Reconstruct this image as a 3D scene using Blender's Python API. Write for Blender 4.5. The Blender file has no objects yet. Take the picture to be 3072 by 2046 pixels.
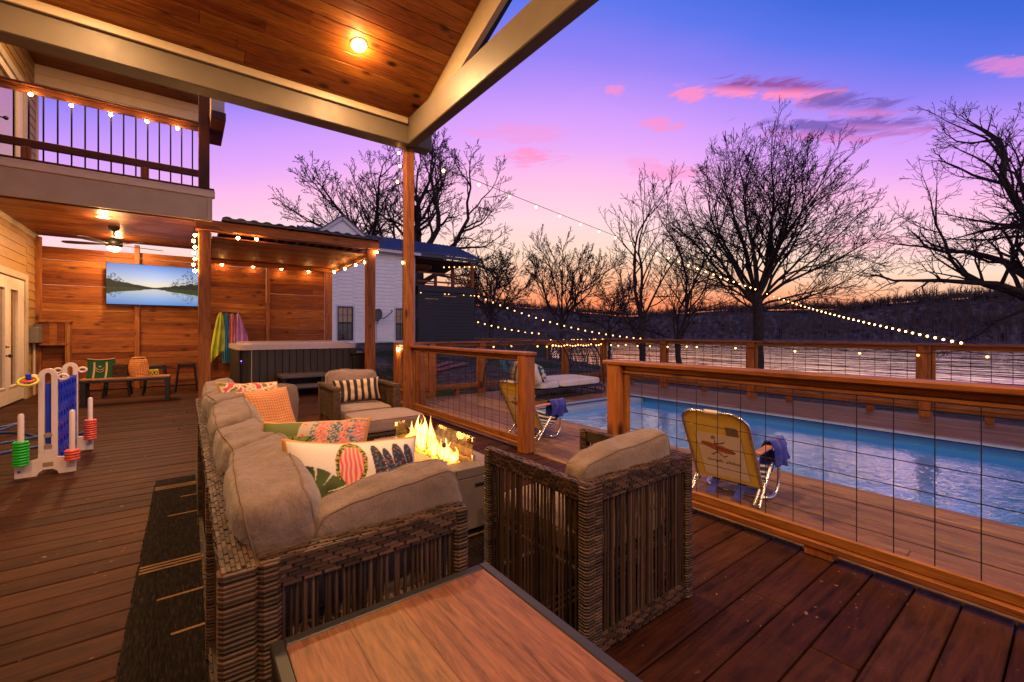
import bpy, math, random
from mathutils import Vector, Matrix, noise
SC = bpy.context.scene
COL = SC.collection
V = Vector
PI = math.pi
rad = math.radians
SCALEKEY = {}

# ---------------------------------------------------------------- object helpers
def link(o):
    COL.objects.link(o)
    return o

def thing(name, label, cat, loc=(0, 0, 0), group=None):
    o = link(bpy.data.objects.new(name, None))
    o.location = loc
    o.empty_display_size = .1
    o['label'] = label
    o['category'] = cat
    if group:
        o['group'] = group
    return o

def tag(o, label, cat, group=None, kind=None):
    if label:
        o['label'] = label
    if cat:
        o['category'] = cat
    if group:
        o['group'] = group
    if kind:
        o['kind'] = kind
    return o

def structure(o):
    o['kind'] = 'structure'
    return o

def copy_tree(o, loc=None, label=None, parent=None):
    c = o.copy()
    COL.objects.link(c)
    if parent:
        c.parent = parent
    if loc is not None:
        c.location = loc
    if label:
        c['label'] = label
    for ch in list(o.children):
        copy_tree(ch, parent=c)
    return c

class MB:
    """collects shapes in world coordinates; build() links them as one mesh object"""
    def __init__(s):
        s.v, s.f, s.m, s.c = [], [], [], {}
    def add(s, vs, fs, mi=0):
        b = len(s.v)
        s.v.extend(tuple(p) for p in vs)
        for f in fs:
            s.f.append(tuple(b + i for i in f))
            s.m.append(mi)
        return b
    def box(s, c, size, M=None, bev=.004, mi=0):
        hx, hy, hz = size[0] / 2, size[1] / 2, size[2] / 2
        b = min(bev, hx * .6, hy * .6, hz * .6)
        vs, idx = [], {}
        for sx in (-1, 1):
            for sy in (-1, 1):
                for sz in (-1, 1):
                    for ax in range(3):
                        p = [sx * (hx - b), sy * (hy - b), sz * (hz - b)]
                        p[ax] = (sx * hx, sy * hy, sz * hz)[ax]
                        idx[(sx, sy, sz, ax)] = len(vs)
                        vs.append(V(p))
        fs = []
        for ax in range(3):
            o1, o2 = [(1, 2), (2, 0), (0, 1)][ax]
            for sg in (-1, 1):
                q = []
                for a, bb in ((-1, -1), (1, -1), (1, 1), (-1, 1)):
                    k = [0, 0, 0]
                    k[ax], k[o1], k[o2] = sg, a, bb
                    q.append(idx[(k[0], k[1], k[2], ax)])
                fs.append(q if sg > 0 else q[::-1])
        for ax in range(3):
            o1, o2 = [(1, 2), (2, 0), (0, 1)][ax]
            for a in (-1, 1):
                for bb in (-1, 1):
                    k0, k1 = [0, 0, 0], [0, 0, 0]
                    k0[ax], k1[ax] = -1, 1
                    k0[o1] = k1[o1] = a
                    k0[o2] = k1[o2] = bb
                    q = [idx[(*k0, o1)], idx[(*k1, o1)], idx[(*k1, o2)], idx[(*k0, o2)]]
                    fs.append(q if a * bb < 0 else q[::-1])
        for sx in (-1, 1):
            for sy in (-1, 1):
                for sz in (-1, 1):
                    t = [idx[(sx, sy, sz, 0)], idx[(sx, sy, sz, 1)], idx[(sx, sy, sz, 2)]]
                    fs.append(t if sx * sy * sz > 0 else t[::-1])
        c = V(c)
        if M is not None:
            vs = [M @ p for p in vs]
        s.add([p + c for p in vs], fs, mi)
        return s
    def b2(s, x0, x1, y0, y1, z0, z1, bev=.004, mi=0):
        return s.box(((x0 + x1) / 2, (y0 + y1) / 2, (z0 + z1) / 2), (abs(x1 - x0), abs(y1 - y0), abs(z1 - z0)), None, bev, mi)
    def beam(s, p, q, w, h, bev=.003, mi=0, up=(0, 0, 1)):
        p, q = V(p), V(q)
        d = q - p
        L = d.length
        x = d.normalized()
        u = V(up)
        if abs(x.dot(u)) > .99:
            u = V((1, 0, 0))
        y = u.cross(x).normalized()
        z = x.cross(y)
        M = Matrix((x, y, z)).transposed()
        return s.box((p + q) / 2, (L, w, h), M, bev, mi)
    def tube(s, pts, r, n=8, mi=0, closed=False, cap=True):
        pts = [V(p) for p in pts]
        k = len(pts)
        rs = r if isinstance(r, (list, tuple)) else [r] * k
        ref = None
        rings = []
        for i, p in enumerate(pts):
            if closed:
                d = pts[(i + 1) % k] - pts[i - 1]
            else:
                d = pts[min(i + 1, k - 1)] - pts[max(i - 1, 0)]
            if d.length < 1e-9:
                d = V((0, 0, 1))
            d.normalize()
            if ref is None:
                ref = V((0, 0, 1)) if abs(d.z) < .9 else V((1, 0, 0))
            a = ref - d * ref.dot(d)
            if a.length < 1e-5:
                a = d.orthogonal()
            a.normalize()
            ref = a
            bb = d.cross(a)
            rings.append([p + (a * math.cos(t) + bb * math.sin(t)) * rs[i] for t in (2 * PI * j / n for j in range(n))])
        vs = [q for ring in rings for q in ring]
        fs = []
        for i in range(k if closed else k - 1):
            for j in range(n):
                a0, a1 = i * n + j, i * n + (j + 1) % n
                b0, b1 = ((i + 1) % k) * n + j, ((i + 1) % k) * n + (j + 1) % n
                fs.append((a0, a1, b1, b0))
        if cap and not closed:
            fs.append(tuple(range(n - 1, -1, -1)))
            fs.append(tuple((k - 1) * n + j for j in range(n)))
        s.add(vs, fs, mi)
        return s
    def lathe(s, prof, c=(0, 0, 0), n=16, mi=0, M=None):
        c = V(c)
        vs, fs = [], []
        for r, z in prof:
            for j in range(n):
                p = V((r * math.cos(2 * PI * j / n), r * math.sin(2 * PI * j / n), z))
                vs.append(c + (M @ p if M else p))
        for i in range(len(prof) - 1):
            for j in range(n):
                fs.append((i * n + j, i * n + (j + 1) % n, (i + 1) * n + (j + 1) % n, (i + 1) * n + j))
        s.add(vs, fs, mi)
        return s
    def ball(s, c, r, n=10, mi=0, sx=1, sy=1, sz=1):
        k = max(4, n // 2)
        pr = [(max(1e-4, math.sin(PI * i / k)) * r, -math.cos(PI * i / k) * r * sz) for i in range(k + 1)]
        return s.lathe(pr, c, n, mi, Matrix.Diagonal((sx, sy, 1)))
    def torus(s, c, R_, r, n=24, m=8, mi=0, M=None):
        pts = [V((R_ * math.cos(t), R_ * math.sin(t), 0)) for t in (2 * PI * i / n for i in range(n))]
        return s.tube([V(c) + (M @ p if M else p) for p in pts], r, m, mi, closed=True)
    def prism(s, poly, d0, d1, fn, mi=0):
        """poly in 2D; fn(u, v, d) -> world point"""
        n = len(poly)
        vs = [fn(u, v, d0) for u, v in poly] + [fn(u, v, d1) for u, v in poly]
        fs = [tuple(range(n - 1, -1, -1)), tuple(range(n, 2 * n))]
        for i in range(n):
            j = (i + 1) % n
            fs.append((i, j, n + j, n + i))
        s.add(vs, fs, mi)
        return s
    def grid(s, nu, nv, fn, mi=0, colfn=None):
        vs = [fn(i / nu, j / nv) for j in range(nv + 1) for i in range(nu + 1)]
        fs = [(j * (nu + 1) + i, j * (nu + 1) + i + 1, (j + 1) * (nu + 1) + i + 1, (j + 1) * (nu + 1) + i) for j in range(nv) for i in range(nu)]
        b = s.add(vs, fs, mi)
        if colfn:
            k = b
            for j in range(nv + 1):
                for i in range(nu + 1):
                    s.c[k] = colfn(i / nu, j / nv)
                    k += 1
        return s
    def cushion(s, c, size, M=None, e=6, puff=.18, n=18, wr=.006, seed=0, mi=0, axis=2, pipe=None, crown=None):
        """soft upholstered block: rounded box, fatter in the middle along `axis`"""
        c = V(c)
        h = [x / 2 for x in size]
        vs, fs = [], []
        key = {}
        def pt(p):
            k = tuple(round(q, 5) for q in p)
            if k in key:
                return key[k]
            l = (abs(p[0]) ** e + abs(p[1]) ** e + abs(p[2]) ** e) ** (1 / e)
            q = [p[i] / l for i in range(3)]
            o = [i for i in range(3) if i != axis]
            f = (1 - q[o[0]] ** 2) * (1 - q[o[1]] ** 2)
            q2 = [q[i] * h[i] for i in range(3)]
            q2[axis] *= (1 - puff) + puff * 2 * f
            w = V(q2)
            nz = noise.noise(V((w.x * 7 + seed * 3.1, w.y * 7 + seed, w.z * 7))) + .5 * noise.noise(V((w.x * 19 + seed, w.y * 17, w.z * 19 + seed)))
            w *= 1 + nz * wr / max(.04, w.length)
            key[k] = len(vs)
            vs.append(c + (M @ w if M else w))
            return key[k]
        g = [-1 + 2 * i / n for i in range(n + 1)]
        g = [math.sin(x * PI / 2) * .35 + x * .65 for x in g]
        for ax in range(3):
            o1, o2 = [(1, 2), (2, 0), (0, 1)][ax]
            for sg in (-1, 1):
                for i in range(n):
                    for j in range(n):
                        q = []
                        for a, bb in ((i, j), (i + 1, j), (i + 1, j + 1), (i, j + 1)):
                            p = [0, 0, 0]
                            p[ax], p[o1], p[o2] = sg, g[a], g[bb]
                            q.append(pt(p))
                        fs.append(q if sg > 0 else q[::-1])
        s.add(vs, fs, mi)
        if pipe:
            o = [i for i in range(3) if i != axis]
            for sg in (-1, 1):
                pts = []
                for t in range(72):
                    an = 2 * PI * t / 72
                    ca, sa = math.cos(an), math.sin(an)
                    l = max(abs(ca), abs(sa))
                    p = [0, 0, 0]
                    p[o[0]], p[o[1]], p[axis] = ca / l, sa / l, sg * .80
                    pts.append(V(vs[pt(p)]))
                s.tube(pts, pipe, 6, mi + 1, closed=True)
        return s
    def pillow(s, c, w, h, t, M=None, n=40, mi=0, colfn=None, seed=0, pinch=.06):
        c = V(c)
        for sg in (-1, 1):
            def fn(u, v):
                a, b = 2 * u - 1, 2 * v - 1
                x = a * w / 2 * (1 - pinch * (1 - b * b))
                y = b * h / 2 * (1 - pinch * (1 - a * a))
                z = sg * t / 2 * (max(0, (1 - a ** 4) * (1 - b ** 4))) ** .62 + .018 * math.sin(a * 2.2 + seed) * (1 - b * b)
                z += sg * .012 * noise.noise(V((a * 2.2 + seed, b * 2.2, sg))) * (1 - a * a) * (1 - b * b)
                y += .010 * noise.noise(V((a * 2.5 + seed, 3.3, 1)))
                p = V((x, y, z))
                return c + (M @ p if M else p)
            s.grid(n, n, fn, mi, (lambda u, v: colfn(u, v, sg)) if colfn else None)
        return s
    def build(s, name, mats, parent=None, smooth=False, weld=False, label=None):
        if not isinstance(mats, (list, tuple)):
            mats = [mats]
        off = parent_world(parent)
        me = bpy.data.meshes.new(name)
        vs = [(a - off.x, b - off.y, c - off.z) for a, b, c in s.v]
        me.from_pydata(vs, [], s.f)
        for m in mats:
            me.materials.append(m)
        if len(mats) > 1:
            me.polygons.foreach_set('material_index', s.m)
        if s.c:
            ca = me.color_attributes.new('Col', 'FLOAT_COLOR', 'POINT')
            data = [0.0] * (4 * len(vs))
            for k, cc in s.c.items():
                data[4 * k:4 * k + 4] = (*cc, 1.0)
            ca.data.foreach_set('color', data)
        if smooth:
            me.polygons.foreach_set('use_smooth', [True] * len(me.polygons))
            if smooth != 'all':
                me.set_sharp_from_angle(angle=rad(smooth if smooth is not True else 50))
        me.update()
        o = link(bpy.data.objects.new(name, me))
        if parent:
            o.parent = parent
        if label:
            o['label'] = label
        return o

def parent_world(p):
    t = V((0, 0, 0))
    while p is not None:
        t = t + V(p.location)
        p = p.parent
    return t

def rotz(a): return Matrix.Rotation(a, 3, 'Z')
def rotx(a): return Matrix.Rotation(a, 3, 'X')
def roty(a): return Matrix.Rotation(a, 3, 'Y')
def mix3(a, b, t): return tuple(a[i] + (b[i] - a[i]) * t for i in range(3))

# ---------------------------------------------------------------- materials
class NT:
    def __init__(s, name):
        s.m = bpy.data.materials.new(name)
        s.m.use_nodes = True
        s.t = s.m.node_tree
        s.b = s.t.nodes['Principled BSDF']
        s.out = s.t.nodes['Material Output']
    def n(s, typ, props=None, **ins):
        nd = s.t.nodes.new(typ)
        for k, v in (props or {}).items():
            setattr(nd, k, v)
        for k, v in ins.items():
            s.set(nd, k, v)
        return nd
    def set(s, nd, k, v):
        if k.startswith('i') and k[1:].isdigit():
            sock = nd.inputs[int(k[1:])]
        else:
            sock = nd.inputs[k.replace('_', ' ')]
        if hasattr(v, 'is_linked') or isinstance(v, bpy.types.NodeSocket):
            s.t.links.new(v, sock)
        else:
            sock.default_value = v
    def P(s, **k):
        for a, v in k.items():
            s.set(s.b, a, v)
    def math(s, op, a, b=0.0, clamp=False):
        nd = s.n('ShaderNodeMath', {'operation': op, 'use_clamp': clamp}, i0=a, i1=b)
        return nd.outputs[0]
    def ramp(s, fac, stops, interp='LINEAR'):
        nd = s.n('ShaderNodeValToRGB', None, Fac=fac)
        nd.color_ramp.interpolation = interp
        e = nd.color_ramp.elements
        while len(e) < len(stops):
            e.new(.5)
        for i, (p, c) in enumerate(stops):
            e[i].position = p
            e[i].color = (*c, 1) if len(c) == 3 else c
        return nd.outputs['Color']
    def mixc(s, f, a, b, blend='MIX'):
        nd = s.n('ShaderNodeMix', {'data_type': 'RGBA', 'blend_type': blend})
        s.set(nd, 'i0', f)
        s.set(nd, 'i6', a if not isinstance(a, tuple) else (*a[:3], 1))
        s.set(nd, 'i7', b if not isinstance(b, tuple) else (*b[:3], 1))
        return nd.outputs[2]
    def coords(s, scale=(1, 1, 1), loc=None, kind='Object'):
        tc = s.n('ShaderNodeTexCoord')
        mp = s.n('ShaderNodeMapping', None, Vector=tc.outputs[kind])
        mp.inputs['Scale'].default_value = scale
        if loc is not None:
            s.set(mp, 'Location', loc)
        return mp.outputs[0]
    def noise(s, vec, scale=5, detail=4, rough=.55, dist=0):
        nd = s.n('ShaderNodeTexNoise', None, Vector=vec, Scale=scale, Detail=detail, Roughness=rough, Distortion=dist)
        return nd.outputs['Fac']
    def bump(s, h, strength=.3, dist=.01):
        nd = s.n('ShaderNodeBump', None, Height=h, Strength=strength, Distance=dist)
        s.set(s.b, 'Normal', nd.outputs[0])

def plain(name, col, rough=.5, metal=0, var=.15, sc=12, bump=.08, spec=.5, bd=.004):
    t = NT(name)
    v = t.coords()
    nz = t.noise(v, sc, 5)
    lo = tuple(x * (1 - var) for x in col)
    hi = tuple(min(1, x * (1 + var)) for x in col)
    t.P(Base_Color=t.ramp(nz, [(.3, lo), (.7, hi)]), Metallic=metal)
    t.P(Roughness=t.math('ADD', t.math('MULTIPLY', t.noise(v, sc * 2.3, 3), .2), rough - .1))
    t.set(t.b, 'Specular IOR Level', spec)
    if bump:
        t.bump(t.noise(v, sc * 4, 6), bump, bd)
    return t.m

def emit(name, col, st):
    t = NT(name)
    t.P(Base_Color=(*col, 1), Emission_Color=(*col, 1), Emission_Strength=st)
    return t.m

def wood(name, c1, c2, axis=0, rough=.6, knots=.5, var=.35, bump=.25, spec=.3, fine=1.0, wear=None, scratch=0):
    """boards: every board is an island of its own and gets its own tone and grain"""
    t = NT(name)
    sc = [9 * fine] * 3
    sc[axis] = .9 * fine
    ge = t.n('ShaderNodeNewGeometry')
    ri = ge.outputs['Random Per Island']
    comb = t.n('ShaderNodeCombineXYZ', None, X=t.math('MULTIPLY', ri, 37.0), Y=t.math('MULTIPLY', ri, 91.0), Z=t.math('MULTIPLY', ri, 53.0))
    v = t.coords(tuple(sc), comb.outputs[0])
    g1 = t.noise(v, 1.6, 6, .62, 1.4)
    g2 = t.noise(v, 7, 4, .6, .4)
    g = t.math('ADD', t.math('MULTIPLY', g1, .65), t.math('MULTIPLY', g2, .35))
    base = t.ramp(g, [(.33, c1), (.5, mix3(c1, c2, .55)), (.66, c2)])
    hs = t.n('ShaderNodeHueSaturation', None, Color=base)
    t.set(hs, 'Value', t.math('ADD', t.math('MULTIPLY', ri, var), 1 - var / 2))
    t.set(hs, 'Hue', t.math('ADD', t.math('MULTIPLY', ri, .02), .49))
    col = hs.outputs[0]
    if knots:
        ks = [4.6 * fine] * 3
        ks[axis] = 2.4 * fine
        kv = t.coords(tuple(ks), comb.outputs[0])
        vo = t.n('ShaderNodeTexVoronoi', None, Vector=kv, Scale=1.0, Randomness=1.0)
        k = t.ramp(vo.outputs['Distance'], [(.08, (1, 1, 1)), (.20, (0, 0, 0))])
        col = t.mixc(t.math('MULTIPLY', k, knots), col, tuple(x * .25 for x in c1))
    if wear:
        wv = t.coords((1.3, 1.3, 1.3))
        w = t.ramp(t.noise(wv, 1.4, 8, .7), [(.5, (0, 0, 0)), (.68, (1, 1, 1))])
        col = t.mixc(t.math('MULTIPLY', w, .6), col, wear)
    if scratch:
        fl = t.coords((22, 34, 20))
        sp = t.ramp(t.noise(fl, 1.0, 2, .5), [(.70, (0, 0, 0)), (.74, (1, 1, 1))])
        ms = t.ramp(t.noise(t.coords((1, 1, 1)), 1.1, 3), [(.45, (0, 0, 0)), (.62, (1, 1, 1))])
        col = t.mixc(t.math('MULTIPLY', t.math('MULTIPLY', sp, ms), scratch), col, (.38, .20, .10))
    t.P(Base_Color=col)
    t.P(Roughness=t.math('ADD', t.math('MULTIPLY', g2, .3), rough - .15))
    t.set(t.b, 'Specular IOR Level', spec)
    t.bump(g, bump, .006)
    return t.m

def fabric(name, col, var=.12, weave=420, bump=.35, rough=.9):
    t = NT(name)
    v = t.coords()
    a = t.noise(v, 5, 5, .6)
    w1 = t.noise(t.coords((weave, weave * .25, weave * .25)), 1, 2)
    w2 = t.noise(t.coords((weave * .25, weave, weave)), 1, 2)
    w = t.math('ADD', t.math('MULTIPLY', w1, .5), t.math('MULTIPLY', w2, .5))
    c0 = t.ramp(a, [(.3, tuple(x * (1 - var) for x in col)), (.7, tuple(min(1, x * (1 + var)) for x in col))])
    sl = t.noise(t.coords((150, 22, 22)), 1, 3, .7)
    c0 = t.mixc(t.math('MULTIPLY', t.ramp(sl, [(.45, (0, 0, 0)), (.62, (1, 1, 1))]), .30), c0, tuple(x * .6 for x in col))
    c1 = t.mixc(t.math('MULTIPLY', t.ramp(w, [(.38, (1, 1, 1)), (.55, (0, 0, 0))]), .35), c0, tuple(x * .55 for x in col))
    t.P(Base_Color=c1, Roughness=rough)
    t.set(t.b, 'Specular IOR Level', .15)
    t.set(t.b, 'Sheen Weight', .25)
    wr = t.noise(t.coords((1, 1, 1)), 7, 5, .6, 1.2)
    cr = t.math('ABSOLUTE', t.math('SUBTRACT', t.noise(t.coords((1, 1, 1)), 5.5, 3, .5, 1.6), .5))
    crease = t.ramp(cr, [(0, (0, 0, 0)), (.12, (1, 1, 1))])
    t.bump(t.math('ADD', t.math('ADD', t.math('MULTIPLY', w, .22), wr), t.math('MULTIPLY', crease, .16)), bump, .014)
    return t.m

def attr_mat(name, rough=.85, emis=0, weave=300):
    t = NT(name)
    a = t.n('ShaderNodeAttribute', {'attribute_name': 'Col'})
    if emis:
        t.P(Base_Color=(0.01, .01, .01, 1), Emission_Color=a.outputs['Color'], Emission_Strength=emis, Roughness=.5)
        t.set(t.b, 'Specular IOR Level', .08)
    else:
        nz = t.noise(t.coords((weave, weave, weave)), 1, 2)
        t.P(Base_Color=t.mixc(t.math('MULTIPLY', nz, .25), a.outputs['Color'], (0.02, .02, .02)), Roughness=rough)
        t.bump(nz, .15, .003)
    return t.m

M = {}
M['deck'] = wood('deck_stain', (.011, .0036, .0024), (.056, .0185, .0105), 0, .58, .6, .7, .7, .10, 1.0, wear=(.07, .026, .012), scratch=1.0)
M['pool_deck'] = wood('pool_deck_wood', (.085, .040, .018), (.30, .165, .08), 1, .55, .5, .4, .35, .3, 1.0, wear=(.16, .10, .05), scratch=.2)
M['ceil'] = wood('ceiling_pine', (.095, .022, .004), (.38, .125, .024), 0, .45, 1.0, .5, .25, .4, .85)
M['fence'] = wood('fence_cedar', (.095, .024, .005), (.32, .10, .020), 0, .65, .7, .75, .4, .25, .9)
M['post'] = wood('post_cedar', (.11, .032, .007), (.40, .145, .034), 2, .6, .95, .25, .3, .3, .8)
M['beamw'] = wood('beam_cedar_x', (.17, .050, .011), (.46, .17, .040), 0, .6, .6, .25, .3, .3, .8)
M['raily'] = wood('rail_cedar_y', (.085, .025, .006), (.32, .118, .031), 1, .45, .9, .3, .35, .3, .9)
M['railx'] = wood('rail_cedar_x', (.085, .025, .006), (.32, .118, .031), 0, .45, .9, .3, .35, .3, .9)
M['darkrailx'] = wood('dark_stained_rail', (.045, .014, .006), (.12, .038, .014), 0, .55, .3, .2, .25, .3)
M['darkpost'] = wood('dark_stained_post', (.045, .014, .006), (.13, .042, .014), 2, .55, .3, .2, .25, .3)
M['table'] = wood('table_woodgrain', (.055, .021, .009), (.24, .105, .050), 1, .5, .15, .10, .25, .3, 2.4)
M['bench'] = wood('bench_plank', (.18, .07, .025), (.36, .15, .06), 0, .5, .3, .2, .2, .3)
M['crate'] = wood('crate_slats', (.045, .02, .01), (.14, .065, .03), 0, .7, .4, .5, .3, .2)
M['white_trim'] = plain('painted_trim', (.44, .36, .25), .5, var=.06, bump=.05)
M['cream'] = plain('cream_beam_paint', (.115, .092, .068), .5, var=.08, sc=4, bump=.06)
M['siding'] = plain('tan_siding_paint', (.31, .18, .06), .55, var=.10, sc=5, bump=.1)
M['door_white'] = plain('door_white_paint', (.66, .56, .44), .4, var=.05, bump=.03)
M['black_metal'] = plain('black_powdercoat', (.012, .012, .014), .45, .2, var=.2, bump=.05)
M['dark_metal'] = plain('dark_frame_metal', (.022, .021, .024), .45, .3, var=.2, bump=.08)
M['steel'] = plain('brushed_aluminium', (.62, .60, .58), .28, 1, var=.1, bump=.03)
def cane(name, lo, hi, rough=.4):
    t = NT(name)
    ri = t.n('ShaderNodeNewGeometry').outputs['Random Per Island']
    nz = t.noise(t.coords((60, 60, 18)), 1, 4, .6)
    c = t.ramp(t.math('ADD', t.math('MULTIPLY', ri, .6), t.math('MULTIPLY', nz, .4)), [(.15, lo), (.5, mix3(lo, hi, .35)), (.9, hi)])
    t.P(Base_Color=c, Roughness=rough + .15)
    t.set(t.b, 'Specular IOR Level', .3)
    t.bump(nz, .3, .003)
    return t.m
M['wicker'] = cane('wicker_resin', (.012, .007, .0055), (.105, .058, .037))
M['wicker_dark'] = plain('wicker_core', (.014, .009, .008), .6, var=.4, sc=40, bump=.2)
M['wicker_soft'] = cane('wicker_weathered', (.05, .028, .019), (.14, .085, .056), .5)
M['cushion'] = fabric('taupe_cushion', (.170, .122, .100), .24, 420, .8)
M['piping'] = plain('taupe_piping', (.13, .088, .065), .8, bump=.1)
M['cushion_pale'] = fabric('pale_taupe_cushion', (.27, .195, .172), .18, 420, .6)
M['daybed_white'] = fabric('white_daybed_cushion', (.66, .60, .62))
M['orange_fab'] = fabric('orange_knit', (.62, .25, .085), .2, 120, .8)
M['fire_stone'] = plain('fire_table_concrete', (.13, .105, .095), .6, var=.12, sc=6, bump=.1)
M['tub_panel'] = wood('tub_panel_slate', (.020, .016, .017), (.042, .034, .034), 2, .5, 0, .2, .15, .35)
M['tub_rim'] = plain('tub_rim_acrylic', (.55, .45, .45), .25, var=.05, bump=.02)
M['black_plastic'] = plain('black_plastic', (.016, .015, .018), .35, var=.15, bump=.03)
M['grey_plastic'] = plain('grey_step_plastic', (.085, .075, .085), .5, var=.15, bump=.05)
M['game_white'] = plain('game_white_plastic', (.78, .66, .62), .35, var=.04, bump=.02)
M['game_blue'] = plain('game_blue_plastic', (.012, .05, .62), .3, var=.12, bump=.03)
M['game_tan'] = plain('game_tan_sticker', (.30, .22, .16), .6)
M['ring_green'] = plain('green_ring_plastic', (.01, .50, .035), .35, var=.08, bump=.02)
M['ring_red'] = plain('coral_ring_plastic', (.72, .10, .065), .35, var=.08, bump=.02)
M['ring_yellow'] = plain('yellow_ring_plastic', (.55, .55, .04), .35, var=.1, bump=.02)
M['hose'] = plain('blue_hose_rubber', (.012, .07, .26), .4, var=.2, bump=.05)
M['pool_blue'] = plain('pool_liner_blue', (.012, .13, .50), .35, var=.08, sc=3, bump=.02)
M['pool_rim'] = plain('pool_rim_pale_blue', (.22, .33, .48), .4, var=.06, sc=3, bump=.02)
M['white_siding'] = plain('white_lap_siding', (.90, .88, .86), .6, var=.05, sc=4, bump=.05)
M['metal_roof'] = plain('blue_metal_roof', (.028, .036, .055), .35, .3, var=.2, sc=3, bump=.03)
M['dark_louver'] = plain('dark_louver_paint', (.018, .019, .027), .6, var=.15)
M['charcoal_rug'] = None
M['tan_line'] = plain('rug_tan_yarn', (.22, .12, .055), .95, var=.2, sc=60)
M['green_cloth'] = fabric('green_canvas', (.012, .075, .028), .2)
M['tan_strap'] = fabric('tan_strap', (.50, .36, .20), .1)
M['rattan'] = plain('honey_rattan', (.78, .34, .09), .5, var=.4, sc=50, bump=.3)
M['blue_cloth'] = fabric('blue_cloth', (.035, .05, .38), .3, 200, .5)
M['towel_lime'] = fabric('lime_towel', (.42, .50, .03), .25, 260, .9)
M['towel_blue'] = fabric('blue_towel', (.02, .22, .46), .25, 260, .9)
M['towel_pink'] = fabric('coral_towel', (.66, .20, .24), .25, 260, .9)
M['towel_violet'] = fabric('lilac_towel', (.52, .24, .60), .25, 260, .9)
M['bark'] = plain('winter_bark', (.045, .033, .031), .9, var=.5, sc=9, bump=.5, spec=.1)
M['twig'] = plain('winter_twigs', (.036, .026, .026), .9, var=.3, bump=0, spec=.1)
M['brush'] = plain('pale_brush_twigs', (.11, .09, .10), .9, var=.4, bump=0, spec=.1)
M['print'] = attr_mat('printed_fabric')
M['screen'] = attr_mat('screen_image', emis=.95)
M['wood_arm'] = wood('armrest_beech', (.34, .14, .06), (.58, .27, .12), 0, .5, 0, .1, .1, .4)
M['cable'] = plain('black_cable', (.012, .011, .011), .6, bump=0)
M['stone'] = plain('foundation_gravel', (.20, .165, .16), .95, var=.6, sc=14, bump=.8)
M['elec'] = plain('grey_meter_box', (.17, .15, .12), .5, .3, var=.1)
M['orange_glass'] = None

def glassy(name, tint=(.9, .95, 1), alpha=.15, rough=.02):
    t = NT(name)
    tr = t.n('ShaderNodeBsdfTransparent', None, Color=(*tint, 1))
    gl = t.n('ShaderNodeBsdfGlossy', None, Color=(.9, .9, .9, 1), Roughness=rough)
    lw = t.n('ShaderNodeLayerWeight', None, Blend=.5)
    fac = t.math('ADD', t.math('MULTIPLY', t.math('POWER', lw.outputs['Facing'], 4.0), .10), .015 + alpha * .05, True)
    mx = t.n('ShaderNodeMixShader', None, i0=fac, i1=tr.outputs[0], i2=gl.outputs[0])
    t.t.links.new(mx.outputs[0], t.out.inputs[0])
    return t.m
M['glass'] = glassy('clear_glass')
M['guard_glass'] = glassy('fire_guard_glass', (.93, .86, .72), .1)

def rugmat():
    t = NT('charcoal_rug_pile')
    v = t.coords((38, 5, 30))
    a = t.noise(v, 3, 6, .7, .6)
    t.P(Base_Color=t.ramp(a, [(.36, (.0035, .003, .0035)), (.55, (.016, .012, .012)), (.72, (.050, .036, .028))]), Roughness=.95)
    t.set(t.b, 'Specular IOR Level', .1)
    t.bump(a, .9, .01)
    return t.m
M['charcoal_rug'] = rugmat()

def watermat(name, deep, rough, sc, strength, ior=1.33, spec=1.0, dist=.05):
    t = NT(name)
    v = t.coords(sc)
    n1 = t.noise(v, 1, 3, .5, .6)
    n2 = t.noise(v, 2.7, 2, .5, .8)
    h = t.math('ADD', n1, t.math('MULTIPLY', n2, .4))
    t.P(Base_Color=(*deep, 1), Roughness=rough, IOR=ior)
    t.set(t.b, 'Specular IOR Level', spec)
    t.bump(h, strength, dist)
    return t.m
M['pool_water'] = watermat('pool_water', (.05, .36, .90), .015, (4.5, 4.5, 4.5), .34, 3.0, 1.0, .03)
M['river'] = watermat('river_water', (1.0, .66, .72), .09, (.22, .09, .3), .7, 1.45, 1.0, .30)  # pink of the reflected sky is tinted into the water colour
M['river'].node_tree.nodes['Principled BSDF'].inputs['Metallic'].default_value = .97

def groundmat():
    t = NT('yard_leaf_litter_and_grass')
    v = t.coords()
    big = t.noise(v, .35, 5, .6)
    fine = t.noise(v, 7, 8, .75)
    sp = t.n('ShaderNodeTexVoronoi', None, Vector=v, Scale=14.0)
    leaf = t.ramp(fine, [(.35, (.03, .022, .02)), (.5, (.11, .085, .078)), (.66, (.28, .22, .21))])
    leaf = t.mixc(t.ramp(sp.outputs['Distance'], [(.1, (.8, .8, .8)), (.28, (0, 0, 0))]), leaf, (.20, .13, .11))
    grass = t.ramp(fine, [(.3, (.008, .02, .006)), (.7, (.05, .085, .022))])
    t.P(Base_Color=t.mixc(t.ramp(big, [(.47, (0, 0, 0)), (.6, (1, 1, 1))]), leaf, grass), Roughness=.95)
    t.set(t.b, 'Specular IOR Level', .1)
    t.bump(fine, 1.0, .08)
    return t.m
M['ground'] = groundmat()

def hillmat():
    t = NT('bare_wooded_hillside')
    v = t.coords((.35, .35, .05))
    a = t.noise(v, 1, 6, .7)
    b = t.noise(t.coords((.02, .02, .03)), 1, 4)
    c = t.ramp(a, [(.38, (.022, .017, .019)), (.52, (.12, .09, .095)), (.68, (.30, .235, .22))])
    t.P(Base_Color=t.mixc(t.ramp(b, [(.4, (0, 0, 0)), (.65, (.7, .7, .7))]), c, (.055, .055, .075)), Roughness=1)
    t.set(t.b, 'Specular IOR Level', 0)
    return t.m
M['hill'] = hillmat()

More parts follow.
